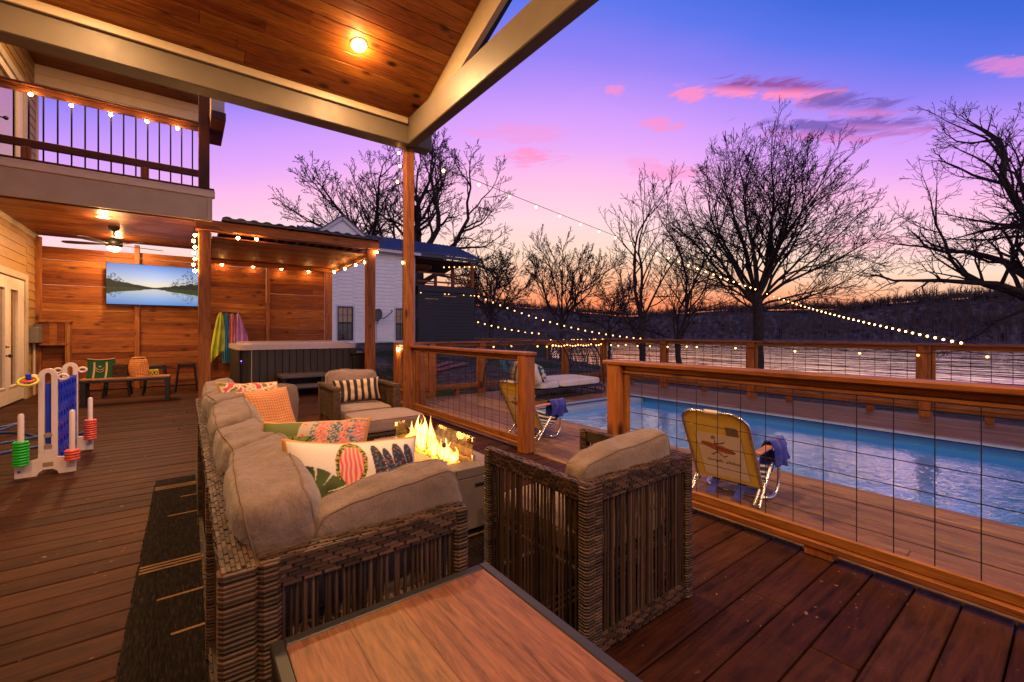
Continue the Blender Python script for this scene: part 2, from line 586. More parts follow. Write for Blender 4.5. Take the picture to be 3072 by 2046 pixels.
def bulbmat(name, st):
    t = NT(name)
    t.P(Base_Color=(1, .8, .5, 1), Emission_Color=(1, .45, .12, 1), Emission_Strength=st)
    return t.m
M['bulb'] = bulbmat('warm_bulb', 22)
M['bulb_far'] = bulbmat('warm_bulb_far', 5.5)
M['lamp'] = emit('lamp_diffuser', (1, .62, .28), 45)

def flamemat():
    t = NT('gas_flame')
    tc = t.n('ShaderNodeTexCoord')
    sx = t.n('ShaderNodeSeparateXYZ', None, Vector=tc.outputs['Object'])
    hgt = t.math('DIVIDE', sx.outputs['Z'], .24)
    nz = t.noise(t.coords((14, 14, 7)), 1, 3, .6, 1)
    lw = t.n('ShaderNodeLayerWeight', None, Blend=.35)
    core = t.math('SUBTRACT', 1.0, lw.outputs['Facing'])
    k = t.math('SUBTRACT', t.math('MULTIPLY', core, t.math('ADD', nz, .55)), t.math('MULTIPLY', hgt, .32), True)
    em = t.n('ShaderNodeEmission', None, Color=t.ramp(k, [(0, (1, .14, .008)), (.4, (1, .25, .025)), (.85, (1, .50, .14))]), Strength=t.math('ADD', t.math('MULTIPLY', t.math('POWER', k, 2.0), 11.0), .5))
    tr = t.n('ShaderNodeBsdfTransparent')
    mx = t.n('ShaderNodeMixShader', None, i0=t.math('MULTIPLY', t.math('POWER', k, 1.35), .75, True), i1=tr.outputs[0], i2=em.outputs[0])
    t.t.links.new(mx.outputs[0], t.out.inputs[0])
    return t.m
M['flame'] = flamemat()

M['white_trim_cool'] = plain('white_exterior_trim', (.66, .62, .68), .5, var=.05, bump=.03)
M['dark_pane'] = plain('dark_window_pane', (.012, .014, .022), .08, var=.2, bump=0)
M['blind_pane'] = plain('window_blind_behind_glass', (.42, .27, .15), .3, var=.2, bump=0)
M['bulb_near'] = bulbmat('bright_warm_bulb', 210)
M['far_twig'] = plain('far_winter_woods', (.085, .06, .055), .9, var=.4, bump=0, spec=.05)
M['fascia'] = plain('tan_fascia_paint', (.42, .33, .23), .5, var=.07, sc=4, bump=.05)
M['fascia_trim'] = plain('pale_fascia_trim', (.62, .50, .37), .5, var=.06, sc=4, bump=.05)
M['bulb_balcony'] = bulbmat('balcony_warm_bulb', 620)
M['baluster'] = plain('matt_black_baluster', (.006, .006, .007), .9, var=.2, bump=0, spec=.05)
# ---------------------------------------------------------------- camera and sky
cam = bpy.data.cameras.new('camera')
cam.sensor_width = 36
cam.lens = 1300 / 3072 * 36
cam.shift_y = -27 / 3072
cam.clip_start = .02
cam.clip_end = 2500
co = link(bpy.data.objects.new('camera', cam))
co.location = (0, 0, 1.3)
co.rotation_euler = (rad(90), 0, rad(-37))
SC.camera = co
SC.view_settings.view_transform = 'Standard'
SC.view_settings.look = 'None'
SC.view_settings.exposure = 0
SC.view_settings.gamma = 1
SC.cycles.use_denoising = True
SC.cycles.max_bounces = 8
SC.cycles.transparent_max_bounces = 24
SC.cycles.sample_clamp_indirect = 6

w = bpy.data.worlds.new('World')
SC.world = w
w.use_nodes = True
nt = NT.__new__(NT)
nt.t = w.node_tree
nt.m = None
bg = nt.t.nodes['Background']
def srgb(r, g, b):
    f = lambda c: c / 12.92 if c <= .04045 else ((c + .055) / 1.055) ** 2.4
    return (f(r / 255), f(g / 255), f(b / 255))
tc = nt.n('ShaderNodeTexCoord')
dirv = tc.outputs['Generated']
sep = nt.n('ShaderNodeSeparateXYZ', None, Vector=dirv)
AZ = rad(90 - 37 - 1)                     # where the sun went down
dx, dy = math.cos(AZ), math.sin(AZ)
hl = nt.math('SQRT', nt.math('ADD', nt.math('MULTIPLY', sep.outputs['X'], sep.outputs['X']), nt.math('MULTIPLY', sep.outputs['Y'], sep.outputs['Y'])))
dot = nt.math('ADD', nt.math('MULTIPLY', sep.outputs['X'], dx), nt.math('MULTIPLY', sep.outputs['Y'], dy))
ca = nt.math('DIVIDE', dot, nt.math('MAXIMUM', hl, .02))
away = nt.math('SUBTRACT', 1.0, ca)
elev = nt.math('MAXIMUM', sep.outputs['Z'], 0.0)
soft = nt.noise(nt.n('ShaderNodeMapping', None, Vector=dirv, Scale=(1.2, 1.2, 4)).outputs[0], 1.6, 4, .5)
tt = nt.math('ADD', nt.math('ADD', elev, nt.math('MINIMUM', nt.math('MULTIPLY', away, nt.math('ADD', nt.math('MULTIPLY', elev, 1.5), .10)), .34)), nt.math('MULTIPLY', nt.math('SUBTRACT', soft, .5), .05))
grad = nt.ramp(nt.math('MULTIPLY', tt, .8), [
    (0.0, srgb(250, 116, 64)), (.034, srgb(255, 138, 88)), (.062, srgb(255, 152, 104)), (.095, srgb(255, 186, 146)), (.140, srgb(255, 216, 192)), (.198, srgb(255, 212, 220)),
    (.262, srgb(252, 188, 228)), (.315, srgb(226, 166, 244)), (.365, srgb(202, 152, 246)), (.43, srgb(146, 128, 240)), (.49, srgb(94, 116, 230)),
    (.545, srgb(66, 104, 216)), (.68, srgb(40, 80, 186)), (.95, srgb(20, 44, 112))])
azim = nt.math('ARCTAN2', sep.outputs['Y'], sep.outputs['X'])
lat = nt.math('ARCSINE', sep.outputs['Z'])
cn = nt.noise(nt.n('ShaderNodeMapping', None, Vector=dirv, Scale=(10, 10, 52)).outputs[0], 1.1, 10, .70, 1.2)
def cloud(u, v, wu, wv, tilt=0.0):
    """a small cloud standing at compass direction u, height v (radians)"""
    a = nt.math('SUBTRACT', azim, u)
    b = nt.math('SUBTRACT', nt.math('SUBTRACT', lat, v), nt.math('MULTIPLY', a, tilt))
    q = nt.math('ADD', nt.math('POWER', nt.math('ABSOLUTE', nt.math('DIVIDE', a, wu)), 2.0), nt.math('POWER', nt.math('ABSOLUTE', nt.math('DIVIDE', b, wv)), 2.0))
    m = nt.math('SUBTRACT', 1.0, q, True)
    return m, nt.math('DIVIDE', b, wv)
def cdir(u, v):
    a = (u * 1.305 - 1536) / 1300
    s = (996 - v * 1.305) / 1300
    th = rad(37)
    x = math.sin(th) + a * math.cos(th)
    y = math.cos(th) - a * math.sin(th)
    return math.atan2(y, x), math.atan2(s, math.hypot(x, y))
col = grad
for (u, v, du, dv, st, mauve) in ((1765, 206, 150, 30, 1.0, 1), (1580, 214, 46, 20, .8, 0), (1415, 208, 22, 14, .6, 0), (1520, 286, 50, 16, .7, 0),
                                  (1215, 362, 80, 20, .7, 0), (1985, 246, 150, 30, .9, 2), (1900, 300, 250, 30, .9, 2), (2060, 285, 150, 22, .7, 2), (1185, 305, 110, 22, .35, 0), (1545, 398, 90, 18, .45, 0),
                                  (2310, 150, 90, 24, .55, 0), (1480, 375, 40, 14, .3, 0), (2010, 560, 170, 30, .35, 0)):
    a0, l0 = cdir(u, v)
    a1, l1 = cdir(u + du * 1.25, v)
    _, l2 = cdir(u, v - dv * 1.25)
    m, b = cloud(a0, l0, abs(a1 - a0), abs(l2 - l0), (l1 - l0) / (a1 - a0))
    f = nt.math('MULTIPLY', nt.ramp(nt.math('ADD', nt.math('MULTIPLY', m, .95), nt.math('MULTIPLY', nt.math('SUBTRACT', cn, .5), 4.6)), [(.12, (0, 0, 0)), (1.0, (1, 1, 1))], 'EASE'), st)
    pink, dark = srgb(255, 140, 190), srgb(150, 84, 158)
    if mauve == 0:
        pc = pink
    elif mauve == 1:
        pc = nt.mixc(nt.ramp(nt.math('ADD', nt.math('MULTIPLY', b, .5), .5), [(.38, (0, 0, 0)), (.62, (1, 1, 1))]), pink, dark)
    else:
        pc = nt.mixc(nt.ramp(nt.math('ADD', nt.math('MULTIPLY', b, .5), .5), [(.3, (0, 0, 0)), (.55, (1, 1, 1))]), srgb(214, 128, 205), srgb(120, 92, 178))
    f = nt.math('MULTIPLY', f, nt.math('GREATER_THAN', m, 0.0))
    col = nt.mixc(f, col, pc)
rear = nt.n('ShaderNodeMapRange', {'interpolation_type': 'SMOOTHSTEP'}, Value=away)
rear.inputs[1].default_value, rear.inputs[2].default_value = .55, 1.7
low = nt.n('ShaderNodeMapRange', {'interpolation_type': 'SMOOTHSTEP'}, Value=elev)
low.inputs[1].default_value, low.inputs[2].default_value, low.inputs[3].default_value, low.inputs[4].default_value = .15, .9, 1.0, 0.0
col = nt.mixc(nt.math('MULTIPLY', nt.math('MULTIPLY', rear.outputs[0], low.outputs[0]), .95), col, srgb(255, 230, 246))   # the pink belt opposite the sunset
under = nt.ramp(nt.math('ADD', nt.math('MULTIPLY', sep.outputs['Z'], 20.0), 1.0), [(0, srgb(40, 30, 40)), (1, srgb(255, 128, 60))])
col = nt.mixc(nt.math('LESS_THAN', sep.outputs['Z'], 0.0), col, under)
nt.set(bg, 'Color', col)
nt.set(bg, 'Strength', 1.08)

sun = bpy.data.lights.new('sun', 'SUN')
sun.energy = .25
sun.angle = rad(12)
sun.color = (1, .55, .42)
so = link(bpy.data.objects.new('sun', sun))
sdir = V((dx * math.cos(rad(2)), dy * math.cos(rad(2)), math.sin(rad(2))))
so.rotation_euler = sdir.to_track_quat('Z', 'Y').to_euler()

def point(name, loc, e, r=.05, col=(1, .5, .18), parent=None):
    l = bpy.data.lights.new(name, 'POINT')
    l.energy = e
    l.color = col
    l.shadow_soft_size = r
    o = link(bpy.data.objects.new(name, l))
    o.location = V(loc) - parent_world(parent)
    if parent:
        o.parent = parent
    return o

# ---------------------------------------------------------------- ground, decks, pool, river, hills
rnd = random.Random(4)
LAND = [(26, -60), (25.5, -8), (25, 2), (24.6, 9), (25, 17), (30, 28), (35, 40), (37, 62), (62, 112), (210, 310)]
def shore(x, y):
    """>0 on land, metres from the bank"""
    best, side = 1e9, 1
    for (ax, ay), (bx, by) in zip(LAND, LAND[1:]):
        ex, ey = bx - ax, by - ay
        t = max(0, min(1, ((x - ax) * ex + (y - ay) * ey) / (ex * ex + ey * ey)))
        px, py = ax + ex * t, ay + ey * t
        d = math.hypot(x - px, y - py)
        if d < best:
            best = d
            side = 1 if (ex * (y - ay) - ey * (x - ax)) > 0 else -1
    return best * side
def gz(x, y):
    s = shore(x, y)
    z = -1.9 + max(-1.2, min(s, 2.2)) * .32
    if s > 2.2:
        z += min(s - 2.2, 12) * .075
    if x < 16:                                   # the yard climbs towards the neighbour
        k = max(0, min(1, (y - 8) / 10))
        k2 = max(0, min(1, (16 - x) / 5))
        z = z + (k * 1.0 + .1) * k2
    z += .10 * noise.noise(V((x * .25, y * .25, 0))) + .03 * noise.noise(V((x, y, 3)))
    return z
xs = [-40, -20, -8] + [2 + .55 * i for i in range(52)] + [31 + 1.6 ** i for i in range(13)]
ys = [-60, -35, -20, -12] + [-8 + .8 * i for i in range(56)] + [37 + 1.55 ** i for i in range(14)]
g = MB()
vs = [(x, y, gz(x, y) if not (x < 9.1 and y < 7.8 or x < 3.7 and y < 13.5) else -.9) for y in ys for x in xs]
n = len(xs)
g.add(vs, [(j * n + i, j * n + i + 1, (j + 1) * n + i + 1, (j + 1) * n + i) for j in range(len(ys) - 1) for i in range(n - 1)])
structure(g.build('ground', M['ground'], smooth='all'))
rv = MB()
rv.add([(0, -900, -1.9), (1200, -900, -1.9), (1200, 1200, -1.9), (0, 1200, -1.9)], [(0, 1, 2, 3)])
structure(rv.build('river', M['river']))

HP = [(300, 700), (700, 690), (1000, 676), (1090, 676), (1200, 684), (1300, 693), (1420, 704), (1500, 704), (1600, 694), (1700, 688), (1800, 686), (1950, 684), (2050, 668), (2120, 660), (2230, 652), (2354, 645), (2700, 640), (3600, 690)]
def ridge(u):
    for (a, h0), (b, h1) in zip(HP, HP[1:]):
        if a <= u <= b:
            return h0 + (h1 - h0) * (u - a) / (b - a)
    return 690
hm, tr = MB(), MB()
HB = []
for i in range(181):
    u = 300 + (3600 - 300) * i / 180
    az, el = cdir(u, ridge(u))
    Rr = 300
    HB.append((math.cos(az), math.sin(az), Rr * math.tan(el) + 1.3, u))
rows = [(0.93, 0, -2.4), (.95, .05, 0), (.97, .3, 0), (1.0, .72, 0), (1.06, .93, 0), (1.25, .6, 0)]
vs = []
for kf, hf, off in rows:
    for (cx, cy, top, u) in HB:
        z = -1.9 + (top - 4.2 + 1.9) * hf + off
        if 0 < hf < 1:
            z += 1.6 * noise.noise(V((u * .012, hf * 9, 1)))
        vs.append((cx * 300 * kf, cy * 300 * kf, z))
n = len(HB)
hm.add(vs, [(j * n + i, j * n + i + 1, (j + 1) * n + i + 1, (j + 1) * n + i) for j in range(len(rows) - 1) for i in range(n - 1)])
structure(hm.build('hill', M['hill'], smooth='all'))
for i in range(4200):
    k = rnd.random() * (len(HB) - 2)
    i0 = int(k)
    cx = HB[i0][0] + (HB[i0 + 1][0] - HB[i0][0]) * (k - i0)
    cy = HB[i0][1] + (HB[i0 + 1][1] - HB[i0][1]) * (k - i0)
    top = HB[i0][2] + (HB[i0 + 1][2] - HB[i0][2]) * (k - i0)
    f = rnd.choice((.0, .05, .15, .3, .45, .6, .75, .85, .93, .95, .95))
    dist = 300 * (.935 + .11 * f)
    zb = -1.9 + (top - 2.6) * f * (1 - .05 * rnd.random())
    hh = rnd.uniform(3.0, 7.5) if f > .6 else rnd.uniform(6, 12)
    p = V((cx * dist, cy * dist, zb))
    lean = V((rnd.uniform(-.08, .08), rnd.uniform(-.08, .08), 1))
    tr.tube([p, p + lean * hh * .5, p + lean * hh], [.15, .12, .03], 3, cap=False)
    for q in range(9):
        s0 = rnd.uniform(.3, .85)
        a = rnd.uniform(0, 2 * PI)
        L = hh * rnd.uniform(.18, .38)
        st = p + lean * hh * s0
        tr.tube([st, st + V((math.cos(a) * L * .5, math.sin(a) * L * .5, L * .9))], [.08, .03], 3, cap=False)
for i in range(7000):
    k = rnd.random() * (len(HB) - 2)
    i0 = int(k)
    cx = HB[i0][0] + (HB[i0 + 1][0] - HB[i0][0]) * (k - i0)
    cy = HB[i0][1] + (HB[i0 + 1][1] - HB[i0][1]) * (k - i0)
    top = HB[i0][2] + (HB[i0 + 1][2] - HB[i0][2]) * (k - i0)
    dist = 300 * rnd.uniform(1.02, 1.06)
    P0 = V((cx * dist, cy * dist, -1.9 + (top - 2.6) * .93))
    hh = rnd.uniform(1.4, 4.6)
    for q in range(5):
        e = V((rnd.uniform(-.55, .55), rnd.uniform(-.55, .55), 1)) * hh * rnd.uniform(.6, 1)
        tr.tube([P0, P0 + e], [.10, .03], 3, cap=False)
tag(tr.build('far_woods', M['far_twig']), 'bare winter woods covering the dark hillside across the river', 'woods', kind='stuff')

# front deck: boards run along X
d = MB()
y = -1.49
while y < 13.25:
    x = -2.62
    while x < 2.98:
        L = rnd.uniform(2.4, 4.9)
        x1 = min(2.985, x + L)
        if 2.985 - x1 < .5:
            x1 = 2.985
        d.b2(x + .002, x1 - .002, y + .0035, y + .1635, -.038 + rnd.uniform(-.0012, .0012), rnd.uniform(-.0012, .0012), .005)
        x = x1
    y += .168
d.b2(-2.6, 2.97, -1.5, 13.3, -.3, -.06, .001)
structure(d.build('front_deck', M['deck']))
# more of the same floor under the hot tub shelter
d = MB()
y = 6.75
while y < 13.25:
    x = 2.989
    d.b2(x, 3.62, y + .0035, y + .1635, -.038, 0, .005)
    y += .168
structure(d.build('shelter_floor', M['deck']))
# pool deck: boards run along Y, with the pool cut out
PX0, PX1, PY1 = 4.47, 7.42, 5.72
d = MB()
x = 3.0
while x < 9.12:
    y0, yend = -4.0, 7.84
    segs = [(y0, yend)]
    if x + .146 > PX0 - .01 and x < PX1 + .01:
        segs = [(PY1 + .01, yend)]
        if x < PX0 - .012:
            d.b2(x + .003, PX0 - .012, -4, PY1 + .008, -.04, 0, .004)
        if x + .146 > PX1 + .012:
            d.b2(PX1 + .012, x + .143, -4, PY1 + .008, -.04, 0, .004)
    for a, b in segs:
        y = a
        while y < b:
            y1 = min(b, y + rnd.uniform(2.2, 4.8))
            if b - y1 < .4:
                y1 = b
            if y1 - y > .02:
                d.b2(x + .003, x + .143, y + .002, y1 - .002, -.04 + rnd.uniform(-.001, .001), rnd.uniform(-.001, .001), .005)
            y = y1
    x += .149
d.b2(3.0, 9.1, 7.80, 7.839, -.3, -.045, .003)
d.b2(9.06, 9.1, -4, 7.8, -.3, -.045, .003)
structure(d.build('pool_deck', M['pool_deck']))
pl = MB()
WZ = -.115
pl.b2(PX0 - .005, PX0 + .02, -6, PY1, -1.4, -.012, .002)
pl.b2(PX1 - .02, PX1 + .005, -6, PY1, -1.4, -.012, .002)
pl.b2(PX0 + .02, PX1 - .02, PY1 - .025, PY1, -1.4, -.012, .002)
pl.b2(PX0 + .02, PX1 - .02, -6, PY1 - .03, -1.42, -1.4, .001)
pl.b2(PX0 + .025, PX1 - .025, PY1 - .33, PY1 - .03, -1.39, -.03, .02, 1)
pl.b2(PX1 - .10, PX1 + .010, -6, PY1 - .01, -.011, .012, .006, 1)
pl.b2(PX0 - .010, PX1 - .11, PY1 - .09, PY1 + .006, -.011, .011, .006, 1)
structure(pl.build('pool_shell', [M['pool_blue'], M['pool_rim']]))
wt = MB()
wt.add([(PX0 + .021, -5.99, WZ), (PX1 - .021, -5.99, WZ), (PX1 - .021, PY1 - .331, WZ), (PX0 + .021, PY1 - .331, WZ)], [(0, 1, 2, 3)])
structure(wt.build('pool_water', M['pool_water']))

# ---------------------------------------------------------------- near porch roof
pr = thing('porch_roof', 'near porch roof with pine board ceiling, cream beams and a lit ceiling lamp', 'roof', (2.9, 6.6, 0))
SL = .405
def cz(y): return 4.65 + SL * (6.5 - y)
RY = 1.6
c = MB()
s = -.02
k = 0
dyl = math.cos(math.atan(SL))
nb = V((0, SL, 1)).normalized()
while k < 32:
    y0 = 6.56 - k * .155
    y1 = y0 - .149
    x = -3.2
    while x < 2.94:
        x1 = min(2.945, x + rnd.uniform(2.2, 4.8))
        if 2.945 - x1 < .5:
            x1 = 2.945
        p0, p1 = V((0, y0, cz(y0))), V((0, y1, cz(y1)))
        mid = (p0 + p1) / 2 + V(((x + x1) / 2, 0, 0)) + nb * .012
        Mr = rotx(math.atan2(p1.z - p0.z, p1.y - p0.y) + PI)
        c.box(mid, (x1 - x - .003, (p1 - p0).length, .022), Mr, .004)
        x = x1
    k += 1
for k in range(31):
    y0 = RY - .01 - k * .155
    y1 = y0 - .149
    p0, p1 = V((0, y0, cz(2 * RY - y0))), V((0, y1, cz(2 * RY - y1)))
    c.box((p0 + p1) / 2 + V((-.13, 0, .012)), (6.15, (p1 - p0).length, .022), rotx(math.atan2(p1.z - p0.z, p1.y - p0.y) + PI), .004)
c.build('ceiling', M['ceil'], pr)
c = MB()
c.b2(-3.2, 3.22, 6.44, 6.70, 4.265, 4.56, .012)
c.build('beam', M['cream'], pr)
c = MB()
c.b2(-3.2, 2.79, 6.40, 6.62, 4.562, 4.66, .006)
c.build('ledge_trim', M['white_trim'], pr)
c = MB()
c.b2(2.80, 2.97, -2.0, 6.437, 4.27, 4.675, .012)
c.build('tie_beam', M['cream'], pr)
c = MB()
ya, yb = 6.9, 1.6
c.prism([(ya, cz(ya) - .30), (yb, cz(yb) - .56), (yb, cz(yb) + .06), (ya, cz(ya) + .06)], 2.948, 3.02, lambda u, v, dd: V((dd, u, v)))
c.build('rafter', M['white_trim'], pr)
c = MB()
RY = 1.6
c.prism([(6.95, cz(6.95) + .07), (RY, cz(RY) + .07), (2 * RY - 6.95, cz(6.95) + .07), (2 * RY - 6.95, cz(6.95) + .12), (RY, cz(RY) + .12), (6.95, cz(6.95) + .12)], -3.3, 3.35, lambda u, v, dd: V((dd, u, v)))
c.b2(-3.3, 3.35, 6.90, 6.94, 4.40, 4.58, .004)
c.build('roof_sheet', M['metal_roof'], pr)
c = MB()
c.b2(2.815, 2.955, 6.54, 6.68, 0, 4.262, .01)
c.build('post', M['post'], pr, label='slim cedar corner post under the porch roof')
def ceiling_lamp(loc, nrm, label, energy, r=.085):
    t = thing('ceiling_light', label, 'lamp', loc, 'round recessed ceiling lights')
    q = V(nrm).to_track_quat('Z', 'Y').to_matrix()
    a = MB()
    a.lathe([(r, 0), (r * 1.22, .002), (r * 1.25, .010), (r * 1.05, .016), (r, .012)], loc, 28, 0, q)
    a.build('rim', M['white_trim'], t, True)
    a = MB()
    a.lathe([(r * .99, .006), (r * .9, .014), (.001, .018)], loc, 28, 0, q)
    a.build('diffuser', M['lamp'], t, True)
    point('lamp_light', V(loc) + V(nrm) * .09, energy * .30, .06, (1, .50, .17), t)
    l = bpy.data.lights.new('lamp_down_light', 'AREA')
    l.shape = 'DISK'; l.size = r * 1.8; l.energy = energy; l.color = (1, .55, .23)
    o = link(bpy.data.objects.new('lamp_down_light', l)); o.parent = t
    o.location = V(nrm).normalized() * .022
    o.rotation_euler = (-V(nrm)).to_track_quat('Z', 'Y').to_euler()
    return t
ceiling_lamp((1.783, 5.642, cz(5.642) - .001), (0, -SL, -1), 'round glowing ceiling lamp in the sloped pine porch ceiling', 140, .082)
for lx, ly in ((-.8, 5.642), (1.783, 2.5), (-.8, 2.5)):  # lamps above the view, added for even warm light on the foreground
    ceiling_lamp((lx, ly, cz(ly) - .001), (0, -SL, -1), 'round ceiling lamp in the same sloped pine ceiling, higher or further left', 105, .10)
for lx in (1.783, -.8):  # unseen lamps behind the camera, added to warm the faces turned towards it
    ceiling_lamp((lx, -1.9, cz(5.1) - .001), (0, SL, -1), 'round ceiling lamp in the rear slope of the pine porch ceiling', 150, .10)

# ---------------------------------------------------------------- house on the left
HX = -2.5
ho = thing('house', 'tan lap-sided house with a balcony and white glass doors', 'house', (HX, 11.5, 0))
sd = MB()
def lap(mb, y0, y1, z0, z1, ex=.178):
    z = z0
    while z < z1:
        zt = min(z + ex, z1)
        mb.add([(HX - .03, y0, z), (HX + .012, y0, z), (HX, y0, zt), (HX - .03, y0, zt), (HX - .03, y1, z), (HX + .012, y1, z), (HX, y1, zt), (HX - .03, y1, zt)],
               [(0, 1, 2, 3), (7, 6, 5, 4), (1, 5, 6, 2), (0, 4, 5, 1), (3, 2, 6, 7)])
        z += ex
lap(sd, 12.54, 13.2, 0, 3.34)
lap(sd, -5.0, 12.54, 2.42, 3.34)
lap(sd, -5.0, 10.2, 0, 2.42)
lap(sd, 12.50, 13.3, 3.9, 7.4)
lap(sd, -5.0, 12.50, 6.12, 7.4)
lap(sd, -5.0, 9.8, 3.34, 6.12)
sd.b2(HX - .5, HX - .031, -5, 13.3, -.3, 7.4)
sd.build('siding', M['siding'], ho)
tm = MB()
tm.b2(HX - .02, HX + .03, 13.2, 13.3, -.2, 7.3)
tm.b2(HX - .02, HX + .035, 12.36, 12.535, 0, 2.42)
tm.b2(HX - .02, HX + .033, 10.2, 12.36, 2.30, 2.42)
tm.b2(HX - .02, HX + .02, 9.95, 13.2, 3.24, 3.36)
tm.b2(HX - .02, HX + .035, 12.30, 12.48, 3.9, 6.12)
tm.b2(HX - .02, HX + .033, 10.2, 12.30, 5.98, 6.12)
tm.build('door_casing', M['white_trim'], ho)
def door(y0, y1, z0, z1, gz0, gz1, gy0, gy1, name):
    a = MB()
    x0, x1 = HX - .03, HX + .012
    a.b2(x0, x1, y0, gy0, z0, z1); a.b2(x0, x1, gy1, y1, z0, z1)
    a.b2(x0, x1 - .001, gy0, gy1, z0, gz0); a.b2(x0, x1 - .001, gy0, gy1, gz1, z1)
    for (p, q, r_, s_) in ((gy0 - .03, gy0, gz0 - .03, gz1 + .03), (gy1, gy1 + .03, gz0 - .03, gz1 + .03), (gy0, gy1, gz0 - .03, gz0), (gy0, gy1, gz1, gz1 + .03)):
        a.b2(x1 - .005, x1 + .012, p, q, r_, s_)
    dd = a.build(name, M['door_white'], ho)
    a = MB(); a.b2(x0 + .01, x0 + .02, gy0 - .01, gy1 + .01, gz0 - .01, gz1 + .01, .001)
    a.build('pane', M['door_pane'], dd)
    return dd
def panemat():
    t = NT('door_glass_over_blinds')
    v = t.coords()
    sx = t.n('ShaderNodeSeparateXYZ', None, Vector=v)
    st = t.math('FRACT', t.math('MULTIPLY', sx.outputs['Z'], 22.0))
    t.P(Base_Color=t.ramp(st, [(.4, (.20, .13, .05)), (.8, (.06, .04, .02))]), Roughness=.08)
    t.set(t.b, 'Coat Weight', .5)
    return t.m
M['door_pane'] = panemat()
dd = door(11.36, 12.35, .03, 2.28, .34, 2.06, 11.5, 11.92, 'door')
for z, r, nm in ((1.04, .03, 'deadbolt'), (.885, .022, 'handle')):
    a = MB()
    a.lathe([(.001, 0), (r, 0), (r, .012), (.012, .02), (.012, .05)], (HX + .012, 11.24, z), 12, 0, roty(PI / 2))
    if z < 1: a.ball((HX + .075, 11.24, .885), .032, 10)
    a.build(nm, M['black_metal'], dd, True)
for z in (.36, 1.12, 1.95):
    a = MB(); a.b2(HX + .012, HX + .02, 12.33, 12.365, z - .05, z + .05, .002)
    a.build('hinge', M['steel'], dd)
door(10.25, 11.355, .03, 2.28, .34, 2.06, 10.4, 11.2, 'door')
dd = door(10.6, 12.28, 3.93, 5.96, 4.2, 5.8, 10.9, 11.95, 'door')
a = MB(); a.ball((HX + .075, 11.0, 4.92), .035, 10); a.tube([(HX, 11.0, 4.92), (HX + .07, 11.0, 4.92)], .012)
a.build('handle', M['black_metal'], dd, True)

a = MB()
y = 9.93
while y < 13.28:
    x = HX
    while x < .40:
        x1 = min(.41, x + rnd.uniform(1.4, 3.2))
        if .41 - x1 < .4: x1 = .41
        a.b2(x + .001, x1 - .001, y + .001, y + .108, 3.345, 3.365, .004)
        x = x1
    y += .109
a.build('porch_ceiling', M['ceil'], ho)
a = MB()
a.b2(HX, .40, 9.82, 9.86, 3.36, 3.80, .004)
a.b2(.362, .40, 9.861, 13.2, 3.36, 3.80, .004)
a.build('balcony_fascia', M['fascia'], ho)
a = MB(); a.b2(HX, .44, 9.79, 9.90, 3.802, 3.93, .006); a.build('fascia_cap', M['fascia_trim'], ho)
a = MB()
a.b2(.33, .398, 9.80, 9.819, 3.36, 3.80, .003)
a.build('corner_board', M['white_trim'], ho)
a = MB()
a.b2(HX, .43, 9.80, 13.3, 3.931, 3.97, .004)
a.build('balcony_floor', M['darkrailx'], ho)
a = MB()
a.b2(HX, .36, 13.1, 13.3, 6.45, 6.86, .006); a.b2(HX, .36, 13.08, 13.099, 6.66, 6.68, .002)
a.build('balcony_header', M['fascia_trim'], ho)
a = MB()
y = 9.4
while y < 13.3:
    a.b2(HX, .42, y, y + .14, 6.87 , 6.89, .003)
    y += .142
a.build('balcony_ceiling', M['ceil'], ho)
a = MB(); a.b2(.19, .36, 9.83, 9.99, 3.972, 6.86, .008)
a.build('balcony_post', M['darkpost'], ho)
a = MB()
a.b2(.361, .56, 9.3, 10.6, 5.22, 6.9, .006)
a.build('eave_board', M['fascia_trim'], ho)
a = MB()
a.b2(.362, .58, 9.28, 10.62, 5.08, 5.217, .006)
a.b2(-3.2, .60, 8.9, 14.0, 7.42, 7.5, .006)
a.build('roof', M['darkrailx'], ho)
br = thing('balcony_railing', 'dark stained balcony railing with thin black balusters above the porch', 'railing', (-1.1, 9.87, 3.97))
a = MB(); a.b2(HX, .188, 9.80, 9.93, 5.10, 5.14, .006); a.b2(HX, .188, 9.85, 9.89, 5.0, 5.099, .006)
a.build('top_rail', M['darkrailx'], br)
a = MB(); a.b2(HX, .188, 9.835, 9.895, 4.16, 4.28, .006)
a.build('bottom_rail', M['darkrailx'], br)
b0 = None
for i in range(22):
    x = HX + .09 + i * .157
    if x > .16: break
    a = MB(); a.tube([(x, 9.868, 3.98), (x, 9.868, 5.02)], .011, 8)
    a.build('baluster', M['baluster'], br)
for x in (-2.02, -.62):
    a = MB(); a.b2(x, x + .11, 9.83, 9.91, 3.972, 4.158, .004)
    a.build('support_block', M['post'], br)

ceiling_lamp((-1.1, 10.6, 6.868), (0, 0, -1), 'round lamp in the balcony ceiling above the dark railing', 90)
ceiling_lamp((-1.16, 10.49, 3.344), (0, 0, -1), 'nearer of two ceiling lamps beside the dark fan', 75)
ceiling_lamp((-1.16, 12.46, 3.344), (0, 0, -1), 'farther ceiling lamp half hidden behind the fan', 70)

